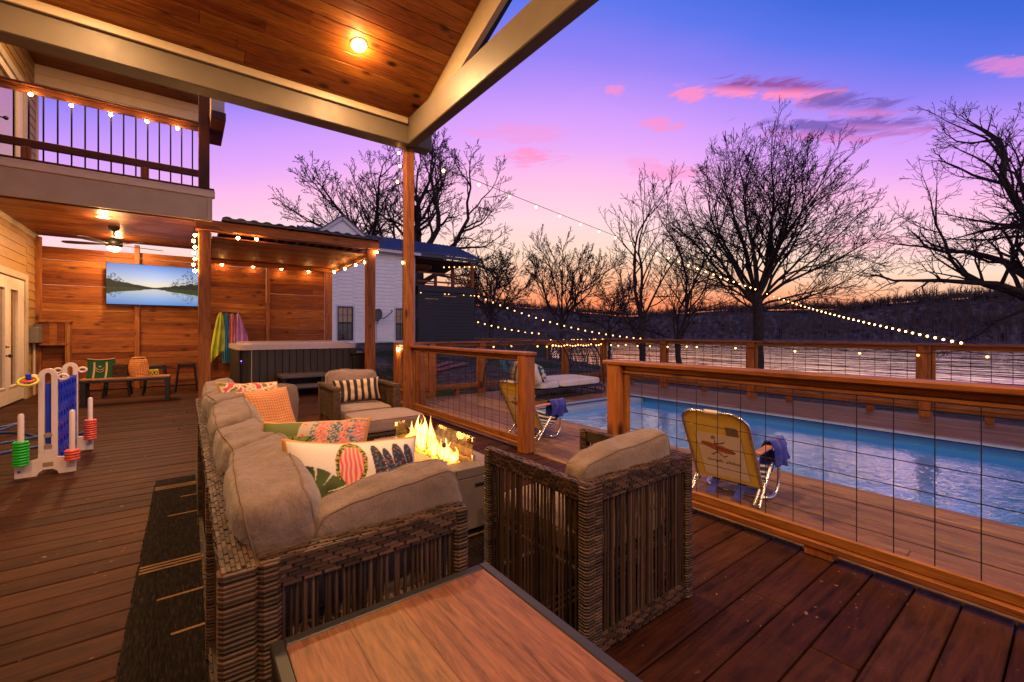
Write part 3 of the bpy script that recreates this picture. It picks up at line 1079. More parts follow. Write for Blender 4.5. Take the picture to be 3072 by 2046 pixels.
# ceiling fan
fx, fy = -1.11, 11.4
fan = thing('ceiling_fan', 'dark ceiling fan with a glowing bowl light above the bench', 'fan', (fx, fy, 3.34))
a = MB()
a.lathe([(.001, 3.343), (.09, 3.343), (.075, 3.29), (.02, 3.26), (.014, 3.25), (.014, 3.12), (.03, 3.11)], (fx, fy, 0), 20)
a.build('canopy', M['dark_metal'], fan, True)
a = MB(); a.lathe([(.03, 3.12), (.10, 3.10), (.13, 3.05), (.13, 2.98), (.10, 2.95), (.001, 2.948)], (fx, fy, 0), 24)
a.build('motor', M['dark_metal'], fan, True)
for i in range(5):
    an = i * 2 * PI / 5 + .35
    Mr = rotz(an) @ rotx(.18)
    a = MB()
    prof = [(0.10, .03), (.2, .035), (.35, .06), (.62, .075), (.74, .06), (.78, .02)]
    poly = [(x, y) for x, y in prof] + [(x, -y) for x, y in prof[::-1]]
    a.prism(poly, -.005, .005, lambda u, v, dd: V((fx, fy, 3.0)) + Mr @ V((u, v, dd)))
    a.build('blade', M['dark_metal'], fan)
a = MB(); a.lathe([(.095, 2.947), (.10, 2.93), (.08, 2.89), (.04, 2.868), (.001, 2.862)], (fx, fy, 0), 20)
a.build('light_bowl', M['lamp'], fan, True)
point('lamp_light', (fx, fy, 2.83), 36, .06, (1, .50, .17), fan)

# ---------------------------------------------------------------- board fence behind the porch
fe = thing('privacy_fence', 'tall cedar board fence behind the bench and the hot tub', 'fence', (.4, 13.25, 0))
FH = 3.19
for (x0, x1) in ((-2.46, -.93), (-.84, .29), (.42, 1.72), (1.80, 3.19)):
    a = MB()
    z = .02
    while z < FH - .1:
        hgt = min(rnd.uniform(.128, .142), FH - z)
        gap = rnd.choice((.0012, .0012, .0015, .0015, .0015, .002, .005))
        xx = x0
        while xx < x1:
            xe = min(x1, xx + rnd.uniform(1.0, 2.4))
            if x1 - xe < .3: xe = x1
            a.b2(xx, xe - .002, 13.20 + rnd.uniform(-.006, .006), 13.225, z, z + hgt - gap, .006)
            xx = xe
        z += hgt
    a.build('board_panel', M['fence'], fe)
for x0, x1, y0 in ((-2.5, -2.4, 13.12), (-.93, -.84, 13.10), (.29, .42, 13.10), (1.72, 1.80, 13.11), (3.19, 3.38, 13.10)):
    a = MB(); a.b2(x0, x1, y0, 13.198, 0, FH + .1, .008)
    a.build('post', M['post'], fe)
cb = thing('wood_cabinet', 'cedar box cover on the fence beside the grey meter', 'cabinet', (-2.2, 13.1, 1.0))
a = MB()
for i in range(3):
    a.b2(-2.38 + i * .116, -2.38 + (i + 1) * .116 - .003, 12.985, 13.0, 1.07, 1.50, .003)
a.build('doors', M['fence'], cb)
a = MB()
a.b2(-2.42, -1.94, 12.96, 13.196, 1.502, 1.545, .004); a.b2(-2.03, -1.96, 12.975, 13.195, 0, 1.50, .004)
a.b2(-2.42, -1.962, 12.97, 13.196, 1.02, 1.068, .004)
a.build('frame', M['post'], cb)
eb = thing('meter_box', 'grey metal electrical box on the siding beside the fence', 'electrical box', (-2.46, 12.9, 1.2))
a = MB(); a.b2(-2.487, -2.36, 12.62, 12.98, 1.08, 1.40, .01); a.build('body', M['elec'], eb)
a = MB(); a.b2(-2.487, -2.34, 12.985, 13.11, 1.10, 1.47, .01); a.build('lid', M['elec'], eb)
a = MB(); a.tube([(-2.46, 12.88, 1.08), (-2.46, 12.88, .02)], .022, 10); a.build('conduit', M['white_trim'], eb, True)

# television
tv = thing('television', 'wall television showing a river at dusk between dark wooded banks', 'television', (-.57, 13.05, 2.38))
a = MB(); a.b2(-1.40, .25, 13.0, 13.05, 1.915, 2.845, .008); a.build('casing', M['black_plastic'], tv)
a = MB(); a.b2(-.75, -.4, 13.05, 13.098, 2.2, 2.6, .004); a.build('mount', M['black_metal'], tv)
def tvcol(u, v):
    hz = .42
    x = u
    def hill(x):
        l = max(0, (.48 - x) / .48); r = max(0, (x - .52) / .48)
        return hz + .02 + .17 * l ** 1.1 + .16 * r ** 1.1 + (.04 * l + .1 * r) * noise.noise(V((x * 16, 0, 0)))
    def tree(x, y):
        e = 0
        if x > .66: e = .36 * max(0, 1 - abs(x - .88) / .24)
        if x < .2: e = .20 * max(0, 1 - abs(x - .08) / .12)
        n_ = noise.noise(V((x * 55, y * 42, 2))) + .6 * noise.noise(V((x * 22, y * 13, 5)))
        return y < hill(x) + e * (1.0) and n_ > .05 + .5 * (y - hill(x))
    def sky(y):
        t = max(0, min(1, (y - hz) / .58))
        c = mix3((1.0, .80, .55), (.80, .86, .95), min(1, t * 2.2))
        c = mix3(c, (.10, .30, .85), max(0, t - .2) / .8)
        g_ = math.exp(-((x - .5) / .3) ** 2)
        return mix3(tuple(q * .8 for q in c), c, g_)
    if v >= hz:
        c = sky(v)
        if v < hill(x): c = mix3((.012, .018, .016), (.03, .04, .04), noise.noise(V((x * 40, v * 40, 0))) * .5 + .5)
        elif tree(x, v): c = mix3(c, (.03, .04, .05), .82)
        return c
    mv = hz + (hz - v) * 1.35
    mv += .012 * noise.noise(V((x * 12, v * 70, 8)))
    bank = hz - .03 - .16 * abs(x - .5) * 1.4
    if v > bank and abs(x - .5) > .13:
        return mix3((.02, .035, .012), (.06, .075, .03), noise.noise(V((x * 30, v * 60, 3))) * .5 + .5)
    c = mix3(sky(mv), (.10, .28, .55), .35)
    if mv < hill(x) + .01: c = (.02, .035, .05)
    elif tree(x, mv): c = mix3(c, (.03, .06, .09), .6)
    return c
a = MB()
a.grid(220, 124, lambda u, v: V((-1.39 + u * 1.63, 12.998, 1.925 + v * .91)), 0, tvcol)
a.build('screen', M['screen'], tv)

# ---------------------------------------------------------------- hot tub shelter
pg = thing('hot_tub_shelter', 'cedar post shelter with a metal roof over the hot tub', 'pergola', (1.85, 10, 0))
for x0 in (.19, 3.32):
    a = MB(); a.b2(x0, x0 + .19, 9.90, 10.09, 0, 3.2, .01); a.build('post', M['post'], pg)
a = MB(); a.b2(.15, 3.60, 9.88, 10.07, 3.202, 3.40, .01); a.build('beam', M['beamw'], pg)
a = MB(); a.b2(.42, 3.50, 13.0, 13.09, 3.0, 3.10, .008); a.build('back_beam', M['beamw'], pg)
a = MB(); a.b2(3.38, 3.50, 10.091, 13.0, 3.02, 3.20, .008); a.build('side_beam', M['raily'], pg)
a = MB(); a.b2(.30, .40, 10.1, 13.0, 3.05, 3.2, .008); a.build('side_beam', M['raily'], pg)
a = MB()
y = 10.08
while y < 13.2:
    a.b2(.41, 3.378, y, y + .182, 3.115 + .0, 3.14, .005)
    y += .185
a.build('ceiling', M['fence'], pg)
a = MB()
x = .55
k = 0
prof = []
while x < 3.72:
    prof.append((x, 3.44 + (.028 if k % 4 in (1, 2) else 0)))
    x += .055
    k += 1
n = len(prof)
vs = [(x, 9.72, z) for x, z in prof] + [(x, 13.5, z - .10) for x, z in prof]
vs += [(x, 9.72, z - .02) for x, z in prof] + [(x, 13.5, z - .12) for x, z in prof]
a.add(vs, [(i, i + 1, n + i + 1, n + i) for i in range(n - 1)] + [(2 * n + i + 1, 2 * n + i, 3 * n + i, 3 * n + i + 1) for i in range(n - 1)] + [(i + 1, i, 2 * n + i, 2 * n + i + 1) for i in range(n - 1)])
a.b2(.55, 3.72, 9.75, 9.80, 3.40, 3.44, .003)
a.build('roof', M['metal_roof'], pg)

ht = thing('hot_tub', 'square hot tub with dark slatted sides and a pale rim', 'hot tub', (2.1, 11.45, 0))
a = MB()
for i in range(15):
    x0 = 1.10 + i * .1405
    a.b2(x0 + .003, x0 + .1375, 10.40, 10.43, .04, .925, .006)
for i in range(15):
    y0 = 10.44 + i * .1405
    a.b2(.86, .89, y0 + .003, y0 + .1375, .04, .925, .006)
    a.b2(3.215, 3.245, y0 + .003, y0 + .1375, .04, .925, .006)
for i in range(10):
    an0, an1 = PI + i * PI / 20, PI + (i + 1) * PI / 20
    c0 = V((1.10, 10.64, 0))
    p, q = c0 + V((math.cos(an0), math.sin(an0), 0)) * .235, c0 + V((math.cos(an1), math.sin(an1), 0)) * .235
    a.beam((p + q) / 2 + V((0, 0, .04)), (p + q) / 2 + V((0, 0, .925)), .036, .03, .002, 0, (q - p).normalized().cross(V((0, 0, 1))))
a.build('side_panels', M['tub_panel'], ht)
a = MB(); a.b2(.92, 3.2, 10.45, 12.5, .0, .92, .02); a.build('core', M['black_plastic'], ht)
a = MB(); a.b2(1.085, 1.10, 10.385, 10.40, .04, .925, .003); a.build('corner_strip', M['white_trim'], ht)
def tubrim(x0, x1, y0, y1, r, n=8):
    pts = []
    for (cx, cy, a0) in ((x1 - r, y1 - r, 0), (x0 + r, y1 - r, PI / 2), (x0 + r, y0 + r, PI), (x1 - r, y0 + r, 1.5 * PI)):
        for i in range(n + 1):
            t = a0 + i * PI / 2 / n
            pts.append((cx + r * math.cos(t), cy + r * math.sin(t)))
    return pts
a = MB()
a.prism(tubrim(.83, 3.27, 10.36, 12.62, .22), .928, 1.03, lambda u, v, dd: V((u, v, dd)))
a.build('rim', M['tub_rim'], ht)
a = MB(); a.prism(tubrim(.98, 3.12, 10.52, 12.46, .2), 1.031, 1.075, lambda u, v, dd: V((u, v, dd))); a.build('cover', M['tub_rim'], ht)
a = MB(); a.ball((.925, 10.48, .70), .018, 8); a.ball((.925, 10.48, .66), .014, 8)
a.build('indicator_light', emit('violet_indicator', (.35, .12, 1), 6), ht)
stp = thing('tub_step', 'grey two-tread step standing in front of the hot tub', 'step', (1.9, 9.7, 0))
a = MB(); a.b2(1.55, 2.45, 9.85, 10.34, .34, .42, .015); a.build('tread', M['grey_plastic'], stp)
a = MB(); a.b2(1.55, 2.45, 9.55, 9.95, .15, .215, .015); a.build('tread', M['grey_plastic'], stp)
a = MB()
for x0 in (1.6, 2.34):
    a.b2(x0, x0 + .05, 9.6, 10.32, 0, .149); a.b2(x0, x0 + .05, 9.96, 10.32, .15, .339)
a.build('side_frame', M['black_plastic'], stp)
tb = thing('trash_bin', 'dark wheeled bin squeezed between hot tub and shelter post', 'bin', (3.28, 10.5, 0))
a = MB()
prof = [(.14, 0), (.19, .75), (.20, .77)]
a.add([(3.30 + sx * r, 10.5 + sy * r * 1.1, z) for r, z in prof for sx, sy in ((-1, -1), (1, -1), (1, 1), (-1, 1))], [(4 * i + j, 4 * i + (j + 1) % 4, 4 * i + 4 + (j + 1) % 4, 4 * i + 4 + j) for i in range(2) for j in range(4)])
for x0 in (3.2, 3.30, 3.39): a.beam((x0, 10.335, .05), (x0, 10.285, .72), .03, .012)
a.build('body', M['black_plastic'], tb)
a = MB(); a.b2(3.08, 3.52, 10.25, 10.74, .775, .82, .015); a.tube([(3.12, 10.27, .86), (3.16, 10.26, .90), (3.26, 10.26, .91), (3.33, 10.27, .89), (3.36, 10.28, .82)], .02, 8); a.build('lid', M['black_plastic'], tb)

# towels on hooks
hr = thing('hook_rail', 'dark hook rail on the fence with four towels', 'hook rail', (.9, 13.16, 1.77))
a = MB(); a.tube([(.64, 13.16, 1.765), (.72, 13.15, 1.79), (.86, 13.15, 1.80), (.98, 13.15, 1.785), (1.14, 13.16, 1.775)], .016, 8); a.build('bar', M['black_metal'], hr, True)
for x in (.70, .80, .945, 1.07):
    a = MB(); a.tube([(x, 13.16, 1.775), (x, 13.12, 1.745), (x, 13.09, 1.745), (x, 13.075, 1.77)], .008, 6); a.build('hook', M['black_metal'], hr, True)
def towel(x, w0, w1, ztop, zbot, skew, mat, label, seed, tip=0):
    a = MB()
    rr = random.Random(seed)
    nf = rr.uniform(2.5, 4)
    def f(u, v, off):
        t = 1 - v
        ww = w0 + (w1 - w0) * min(1, t * 1.25) ** .75
        s_ = (u - .5)
        zz = ztop + (zbot - ztop) * t - tip * t * (abs(s_ - .25) * -1 + .5) * .5 + .05 * (1 - t) * (1 - abs(2 * s_) ** 2)
        yy = 13.06 - .06 * math.sin(PI * u) * (1 - t * .3) + .030 * math.sin(u * nf * 2 * PI + t * 2 + seed) * min(1, t * 3 + .2) + .012 * noise.noise(V((u * 4, t * 4, seed)))
        return V((x + s_ * ww + skew * t, yy + off, zz))
    a.grid(26, 26, lambda u, v: f(u, v, 0))
    a.grid(26, 26, lambda u, v: f(1 - u, v, .012))
    o = a.build('towel', mat, None, 'all')
    tag(o, label, 'towel', 'towels on the hook rail')
towel(.70, .10, .36, 1.74, .62, -.05, M['towel_lime'], 'long lime green towel hanging leftmost on the hooks', 1, -.9)
towel(.82, .09, .17, 1.73, .52, .0, M['towel_blue'], 'narrow blue towel hanging between lime and coral towels', 2)
towel(.945, .07, .20, 1.73, 1.0, .02, M['towel_pink'], 'short coral pink towel hanging behind the tub rim', 3)
towel(1.07, .06, .34, 1.74, .98, .06, M['towel_violet'], 'lilac towel hanging rightmost on the hooks', 4, -.3)

# ---------------------------------------------------------------- railings with wire mesh
def wire_panel(axis, fixed, a0, a1, z0, z1, parent, step=.155, zs=.135, r=.0032):
    m = MB()
    P_ = (lambda t, z: V((fixed, t, z))) if axis == 'y' else (lambda t, z: V((t, fixed, z)))
    t = a0 + step * .5
    while t < a1:
        m.tube([P_(t, z0), P_(t, z1)], r, 5, cap=False)
        t += step
    z = z0 + zs * .6
    while z < z1:
        m.tube([P_(a0, z) , P_(a1, z)], r, 5, cap=False)
        z += zs
    m.build('wire_panel', M['black_metal'], parent)
def wallb(axis, fixed, half, a0, a1, z0, z1, mb, bev=.006):
    if axis == 'y': mb.b2(fixed - half, fixed + half, a0, a1, z0, z1, bev)
    else: mb.b2(a0, a1, fixed - half, fixed + half, z0, z1, bev)
def railing(label, axis, fixed, posts, top, pw=.14, cap_w=.15, bot=.055, end0=0, end1=0, capext=(0.0, 0.0), skip0=False, skip1=False, step=.155, block=False, r=.0025):
    lo, hi = posts[0], posts[-1]
    loc = (fixed, (lo + hi) / 2, 0) if axis == 'y' else ((lo + hi) / 2, fixed, 0)
    t = thing('deck_railing', label, 'railing', loc, 'cedar railings with wire mesh')
    mt = M['raily'] if axis == 'y' else M['railx']
    h = pw / 2
    for i, p in enumerate(posts):
        if (i == 0 and skip0) or (i == len(posts) - 1 and skip1): continue
        a = MB(); wallb(axis, fixed, h, p - h, p + h, 0, top - .04, a, .008)
        a.build('post', M['post'], t)
    a = MB(); wallb(axis, fixed, cap_w / 2, lo - h - capext[0] if not skip0 else lo + h, hi + h + capext[1] if not skip1 else hi - h, top - .038, top, a, .008)
    a.build('top_rail', mt, t)
    for p, q in zip(posts, posts[1:]):
        a0, a1 = p + h + .001, q - h - .001
        a = MB()
        wallb(axis, fixed, .02, a0, a1, top - .078, top - .041, a)
        wallb(axis, fixed, .035, a0, a1, top - .102, top - .079, a)
        a.build('under_rail', mt, t)
        a = MB()
        wallb(axis, fixed, .045, a0, a1, bot, bot + .04, a)
        wallb(axis, fixed, .02, a0, a1, bot + .041, bot + .10, a)
        if block:
            k = max(1, int((a1 - a0) / 1.1))
            for i in range(k):
                c_ = a0 + (a1 - a0) * (i + .5) / k
                wallb(axis, fixed, .04, c_ - .045, c_ + .045, 0, bot - .001, a)
        a.build('bottom_rail', mt, t)
        a = MB()
        wallb(axis, fixed, .02, a0, a0 + .04, bot + .101, top - .103, a); wallb(axis, fixed, .02, a1 - .04, a1, bot + .101, top - .103, a)
        a.build('stile', M['post'], t)
        wire_panel(axis, fixed, a0 + .04, a1 - .04, bot + .10, top - .102, t, step, .135, r)
    return t
railing('short cedar mesh railing between porch post and pool opening', 'y', 2.945, [3.655, 6.61], 1.085, skip1=True, capext=(.03, 0))
railing('long cedar mesh railing along the pool beside the yellow chair', 'y', 2.93, [-1.6, 2.39], 1.06, capext=(0, .05))
railing('far cedar mesh railing between the pool deck and the river', 'y', 9.06, [-2.2, 1.49, 4.04, 6.03, 7.9], 1.125, bot=.12, block=True, step=.2, r=.004, skip1=True)
railing('cedar mesh railing on the yard side of the pool deck', 'x', 7.9, [3.24, 3.93, 5.12, 7.63, 9.06], 1.10, bot=.12, block=True, step=.2, r=.004)
railing('stub of cedar railing between porch post and yard railing', 'y', 3.24, [6.9, 7.9], 1.085, bot=.2, skip1=True, step=.2)
a = MB()
a.b2(2.90, 3.0, .86, 1.0, .004, .052, .004)
tag(a.build('rail_block', M['post']), 'raw wood block wedged under the long pool railing', 'block')
# ---------------------------------------------------------------- wicker furniture
def lbox(mb, c, ex, ey, ez, mi=0):
    c = V(c)
    vs = [c + ex * a + ey * b + ez * d for a in (-1, 1) for b in (-1, 1) for d in (-1, 1)]
    mb.add(vs, [(0, 1, 3, 2), (4, 6, 7, 5), (0, 4, 5, 1), (2, 3, 7, 6), (0, 2, 6, 4), (1, 5, 7, 3)], mi)
def weave(mb, o, u, v, L, W, sl=.052, sw=.0105, seed=0):
    """flat strips in running bond, lying on the face at o spanned by u (length L) and v (width W)"""
    rr = random.Random(seed)
    u, v = V(u), V(v)
    nn = u.cross(v)
    rows = max(1, round(W / sw))
    for r in range(rows):
        t = -sl * ((r * .37) % 1)
        while t < L:
            a, b = max(0, t), min(L, t + sl * .86)
            if b - a > .008:
                hgt = rr.uniform(.0025, .005)
                lbox(mb, V(o) + u * ((a + b) / 2) + v * ((r + .5) * W / rows) + nn * hgt * .5, u * ((b - a) / 2), v * (W / rows * .42), nn * hgt)
            t += sl
def wrapped(mb, p, q, w, d, pitch=.0125, r=.0058, ux=(1, 0, 0), seed=0):
    """a frame member bound with cane: a dark core and close rings"""
    rr = random.Random(seed)
    p, q = V(p), V(q)
    ax = (q - p).normalized()
    ux = V(ux)
    uy = ax.cross(ux)
    n = int((q - p).length / pitch)
    for i in range(n + 1):
        c = p + ax * (i * pitch) + ax * rr.uniform(-.0015, .0015)
        pts = []
        for (sx, sy) in ((1, -1), (1, 1), (-1, 1), (-1, -1)):
            for (fx, fy) in ((1, .6), (.6, 1)) if sx * sy > 0 else ((.6, 1), (1, .6)):
                pts.append(c + ux * (sx * (w / 2 - (1 - fx) * .02)) + uy * (sy * (d / 2 - (1 - fy) * .02)) + ax * rr.uniform(-.0012, .0012))
        mb.tube(pts, r, 5, closed=True)
def rods(mb, p, q, z0, z1, step=.0235, r=.0058, seed=0):
    rr = random.Random(seed)
    p, q = V(p), V(q)
    L = (q - p).length
    d = (q - p).normalized()
    t = step * .6
    while t < L - step * .3:
        b = p + d * (t + rr.uniform(-.004, .004))
        j = rr.uniform(-.004, .004)
        mid = (z0 + z1) / 2
        mb.tube([(b.x, b.y, z0), (b.x + d.x * j, b.y + d.y * j, mid), (b.x, b.y, z1)], r * rr.uniform(.8, 1.25), 6, cap=False)
        t += step * rr.choice((.8, 1, 1, 1.25))
def wpanel(mb, core, p, q, nrm, z1, th=.055, top=.07, bot=.075, z0=.02, seed=0, posts=(1, 1), both=False, step=.0235, midrail=None):
    """an upright wicker panel from p to q: woven top and foot rails, bound end posts, upright rods between"""
    p, q, nrm = V(p), V(q), V(nrm)
    d = (q - p).normalized()
    L = (q - p).length
    c = (p + q) / 2
    pw = .045
    up = V((0, 0, 1))
    def member(za, zb, hl=0):
        core.beam(c + up * ((za + zb) / 2) - d * (L / 2 - hl), c + up * ((za + zb) / 2) + d * (L / 2 - hl), th - .012, zb - za - .008, .004)
    member(z1 - top, z1); member(z0, z0 + bot)
    o = p + nrm * (th / 2 - .006)
    if nrm.cross(d).z < 0: dd, o2 = -d, q + nrm * (th / 2 - .006)
    else: dd, o2 = d, o
    # outer face strips
    f = lambda base, za, zb, s: weave(mb, V((base.x, base.y, za)), d, up, L, zb - za, seed=s)
    if d.cross(up).dot(nrm) > 0:
        f(o, z1 - top, z1, seed); f(o, z0, z0 + bot, seed + 1)
    else:
        for za, zb, s in ((z1 - top, z1, seed), (z0, z0 + bot, seed + 1)):
            weave(mb, V((q.x, q.y, za)) + nrm * (th / 2 - .006), -d, up, L, zb - za, seed=s)
    # top strips
    side = nrm if d.cross(nrm).z > 0 else -nrm
    base = p - side * (th / 2)
    weave(mb, V((base.x, base.y, z1 - .004)), d, side, L, th, seed=seed + 2)
    if midrail:
        core.beam(V((p.x, p.y, midrail)), V((q.x, q.y, midrail)), .02, .03, .003)
    rods(mb, p + nrm * .012, q + nrm * .012, z0 + bot - .01, z1 - top + .01, step, seed=seed + 3)
    for k, e, sgn in ((0, p, 1), (1, q, -1)):
        if posts[k]:
            b = e + d * (sgn * pw / 2)
            wrapped(mb, V((b.x, b.y, z0)), V((b.x, b.y, z1 - .006)), pw, th + .006, ux=d, seed=seed + 5 + k)
            core.beam(V((b.x, b.y, z0)), V((b.x, b.y, z1 - .01)), th - .010, pw - .012, .003, 0, d)

sx0, sx1, sy0, sy1 = .07, .775, 1.28, 4.83
so_ = thing('sofa', 'long dark wicker sofa with taupe cushions and scattered patterned pillows', 'sofa', (.42, 3.05, 0))
a, k = MB(), MB()
for y0, y1 in ((1.285, 2.05), (2.055, 3.50), (3.505, 4.83)):
    wpanel(a, k, (.108, y0, 0), (.108, y1, 0), (-1, 0, 0), .70, .075, .075, .07, .03, int(y0 * 10), (1, 0), step=.03)
k.b2(.118, .132, 1.3, 4.8, .08, .66, .003)
a.build('back_frame', [M['wicker'], M['wicker_dark']], so_); k.build('back_core', M['wicker_dark'], so_)
for y0, nm in ((1.312, 1), (4.80, 2)):
    a, k = MB(), MB()
    wpanel(a, k, (.155, y0, 0), (sx1, y0, 0), (0, -1, 0), .70, .06, .075, .07, .03, 40 * nm, (1, 1), step=.0175)
    o = a.build('arm_panel', M['wicker'], so_); k.build('arm_core', M['wicker_dark'], o)
a, k = MB(), MB()
wpanel(a, k, (.755, 1.36, 0), (.755, 4.76, 0), (1, 0, 0), .285, .04, .05, .05, .03, 90, (0, 0), step=.03)
k.b2(.14, .74, 1.35, 4.77, .22, .28, .005)
o = a.build('seat_frame', M['wicker'], so_); k.build('seat_deck', M['wicker_dark'], o)
ys = [1.37 + i * .686 for i in range(6)]
for i in range(5):
    a = MB()
    a.cushion((.50, (ys[i] + ys[i + 1]) / 2, .36), (.66, .672, .15), None, 7, .1, 16, .006, i, pipe=.0036)
    a.build('seat_cushion', [M['cushion'], M['piping']], so_, 'all')
for i in range(5):
    a = MB()
    lean = roty(rad(-12)) @ rotz(rad((-3, 2, -2, 4, -3)[i])) @ rotx(rad((2, -3, 2, -2, 3)[i]))
    h_ = (.425, .415, .425, .43, .43)[i]
    a.cushion((.262, (ys[i] + ys[i + 1]) / 2 + (.01 if i else .03), .44 + h_ / 2 - .01), (.25, .70, h_), lean, 8, .17, 26, .018, i + 20, axis=0, pipe=.0038)
    a.build('back_cushion', [M['cushion'], M['piping']], so_, 'all')
a = MB()
a.cushion((.575, 1.445, .595), (.49, .15, .42), rotx(rad(9)) @ roty(rad(-8)), 8, .18, 26, .018, 31, axis=1, pipe=.0038)
a.build('side_cushion', [M['cushion'], M['piping']], so_, 'all')
a = MB()
a.cushion((.66, 4.66, .60), (.44, .15, .42), rotx(rad(-8)) @ roty(rad(3)), 5.5, .28, 16, .014, 33, axis=1, pipe=.0036)
a.build('side_cushion', [M['cushion'], M['piping']], so_, 'all')

# near armchair, its back to us
def armchair(name_label, x0, x1, y0, y1, back, detail=True):
    t = thing('armchair', name_label, 'armchair', ((x0 + x1) / 2, (y0 + y1) / 2, 0), 'wicker armchairs by the fire table')
    return t
ac = armchair('dark wicker armchair turned away, beside the wood-topped table', 1.245, 1.985, 1.165, 1.885, 0)
a, k = MB(), MB()
wpanel(a, k, (1.285, 1.195, 0), (1.985, 1.195, 0), (0, -1, 0), .70, .055, .075, .075, .015, 200, (1, 1), step=.0215, midrail=.33)
o = a.build('back_frame', M['wicker'], ac); k.build('back_core', M['wicker_dark'], o)
for xx, nx, sd_ in ((1.265, -1, 210), (1.965, 1, 220)):
    a, k = MB(), MB()
    wpanel(a, k, (xx, 1.165 if nx < 0 else 1.23, 0), (xx, 1.885, 0), (nx, 0, 0), .70, .045, .07, .04, .015, sd_, (1, 1), step=.023, midrail=.33)
    o = a.build('arm_panel', M['wicker'], ac); k.build('arm_core', M['wicker_dark'], o)
a = MB()
a.b2(1.295, 1.935, 1.235, 1.86, .30, .34, .006)
a.beam((1.3, 1.86, .05), (1.93, 1.86, .05), .035, .05); rods(a, (1.3, 1.862, 0), (1.93, 1.862, 0), .05, .31, .03, seed=5)
a.build('seat_frame', M['wicker_dark'], ac)
a = MB(); a.cushion((1.615, 1.56, .40), (.64, .64, .14), None, 7, .12, 14, .006, 41, pipe=.0036); a.build('seat_cushion', [M['cushion'], M['piping']], ac, 'all')
a = MB(); a.cushion((1.625, 1.315, .595), (.63, .17, .41), rotx(rad(6)) @ roty(rad(-5)), 6, .20, 24, .016, 42, axis=1, pipe=.0038); a.build('back_cushion', [M['cushion'], M['piping']], ac, 'all')

# far armchair facing us, with its ottoman pushed in
ax0, ax1, ay0, ay1 = 1.245, 1.975, 4.74, 5.48
fa = armchair('far wicker armchair facing the fire, ottoman pushed against it', ax0, ax1, ay0, ay1, 1)
for xx in (ax0 + .035, ax1 - .035):
    a = MB()
    a.beam((xx, ay0, .685), (xx, ay1, .685), .07, .035, .008)
    a.beam((xx, ay0 + .035, .02), (xx, ay0 + .035, .667), .06, .06, .008); a.beam((xx, ay1 - .03, .02), (xx, ay1 - .03, .667), .06, .05, .008)
    a.b2(xx - .010, xx + .010, ay0 + .066, ay1 - .056, .34, .667, .003)
    weave(a, (xx - .011, ay1 - .056, .345), (0, -1, 0), (0, 0, 1), ay1 - ay0 - .122, .32, .05, .014, 3)
    weave(a, (xx + .011, ay0 + .066, .345), (0, 1, 0), (0, 0, 1), ay1 - ay0 - .122, .32, .05, .014, 4)
    weave(a, (xx - .034, ay1, .701), (0, -1, 0), (1, 0, 0), ay1 - ay0, .068, .05, .011, 5)
    weave(a, (xx - .031, ay0 + .004, .02), (1, 0, 0), (0, 0, 1), .062, .64, .03, .014, 6)
    a.beam((xx, ay0 + .066, .05), (xx, ay1 - .056, .05), .04, .05)
    rods(a, (xx, ay0 + .1, 0), (xx, ay0 + .4, 0), .06, .34, .05, .008, seed=8)
    a.build('arm_panel', M['wicker_soft'], fa)
a = MB()
a.b2(ax0 + .07, ax1 - .07, ay0 + .02, ay1 - .05, .29, .33, .006)
rods(a, (ax0 + .07, ay1 - .03, 0), (ax1 - .07, ay1 - .03, 0), .05, .66, .03, seed=9); a.beam((ax0 + .07, ay1 - .03, .66), (ax1 - .07, ay1 - .03, .66), .05, .05)
rods(a, (ax0 + .07, ay0 + .03, 0), (ax1 - .07, ay0 + .03, 0), .03, .29, .03, seed=10)
a.build('seat_frame', M['wicker_soft'], fa)
a = MB(); a.cushion((1.61, 5.05, .40), (.59, .60, .14), None, 7, .1, 14, .006, 51, pipe=.0036); a.build('seat_cushion', [M['cushion_pale'], M['piping']], fa, 'all')
a = MB(); a.cushion((1.60, 5.335, .64), (.60, .15, .42), rotx(rad(-9)) @ roty(rad(2)), 6, .2, 18, .014, 52, axis=1, pipe=.0036); a.build('back_cushion', [M['cushion_pale'], M['piping']], fa, 'all')
ot = thing('ottoman', 'square wicker ottoman with a thick taupe cushion by the fire', 'ottoman', (1.68, 4.45, 0))
a = MB()
ox0, ox1, oy0, oy1 = 1.345, 1.985, 4.22, 4.735
for p, q, s_ in (((ox0, oy0, 0), (ox1, oy0, 0), 61), ((ox0, oy0, 0), (ox0, oy1, 0), 62), ((ox1, oy0, 0), (ox1, oy1, 0), 63)):
    rods(a, p, q, .03, .28, .026, .0065, seed=s_)
    a.beam(V(p) + V((0, 0, .285)), V(q) + V((0, 0, .285)), .03, .03); a.beam(V(p) + V((0, 0, .035)), V(q) + V((0, 0, .035)), .03, .03)
for xx in (ox0, ox1):
    for yy in (oy0, oy1): a.beam((xx, yy, .0), (xx, yy, .3), .035, .035)
a.b2(ox0, ox1, oy0, oy1, .27, .298, .004)
a.build('frame', M['wicker_soft'], ot)
a = MB(); a.cushion((1.675, 4.47, .375), (.70, .56, .155), None, 8, .1, 18, .006, 64, pipe=.0042); a.build('cushion', [M['cushion_pale'], M['piping']], ot, 'all')

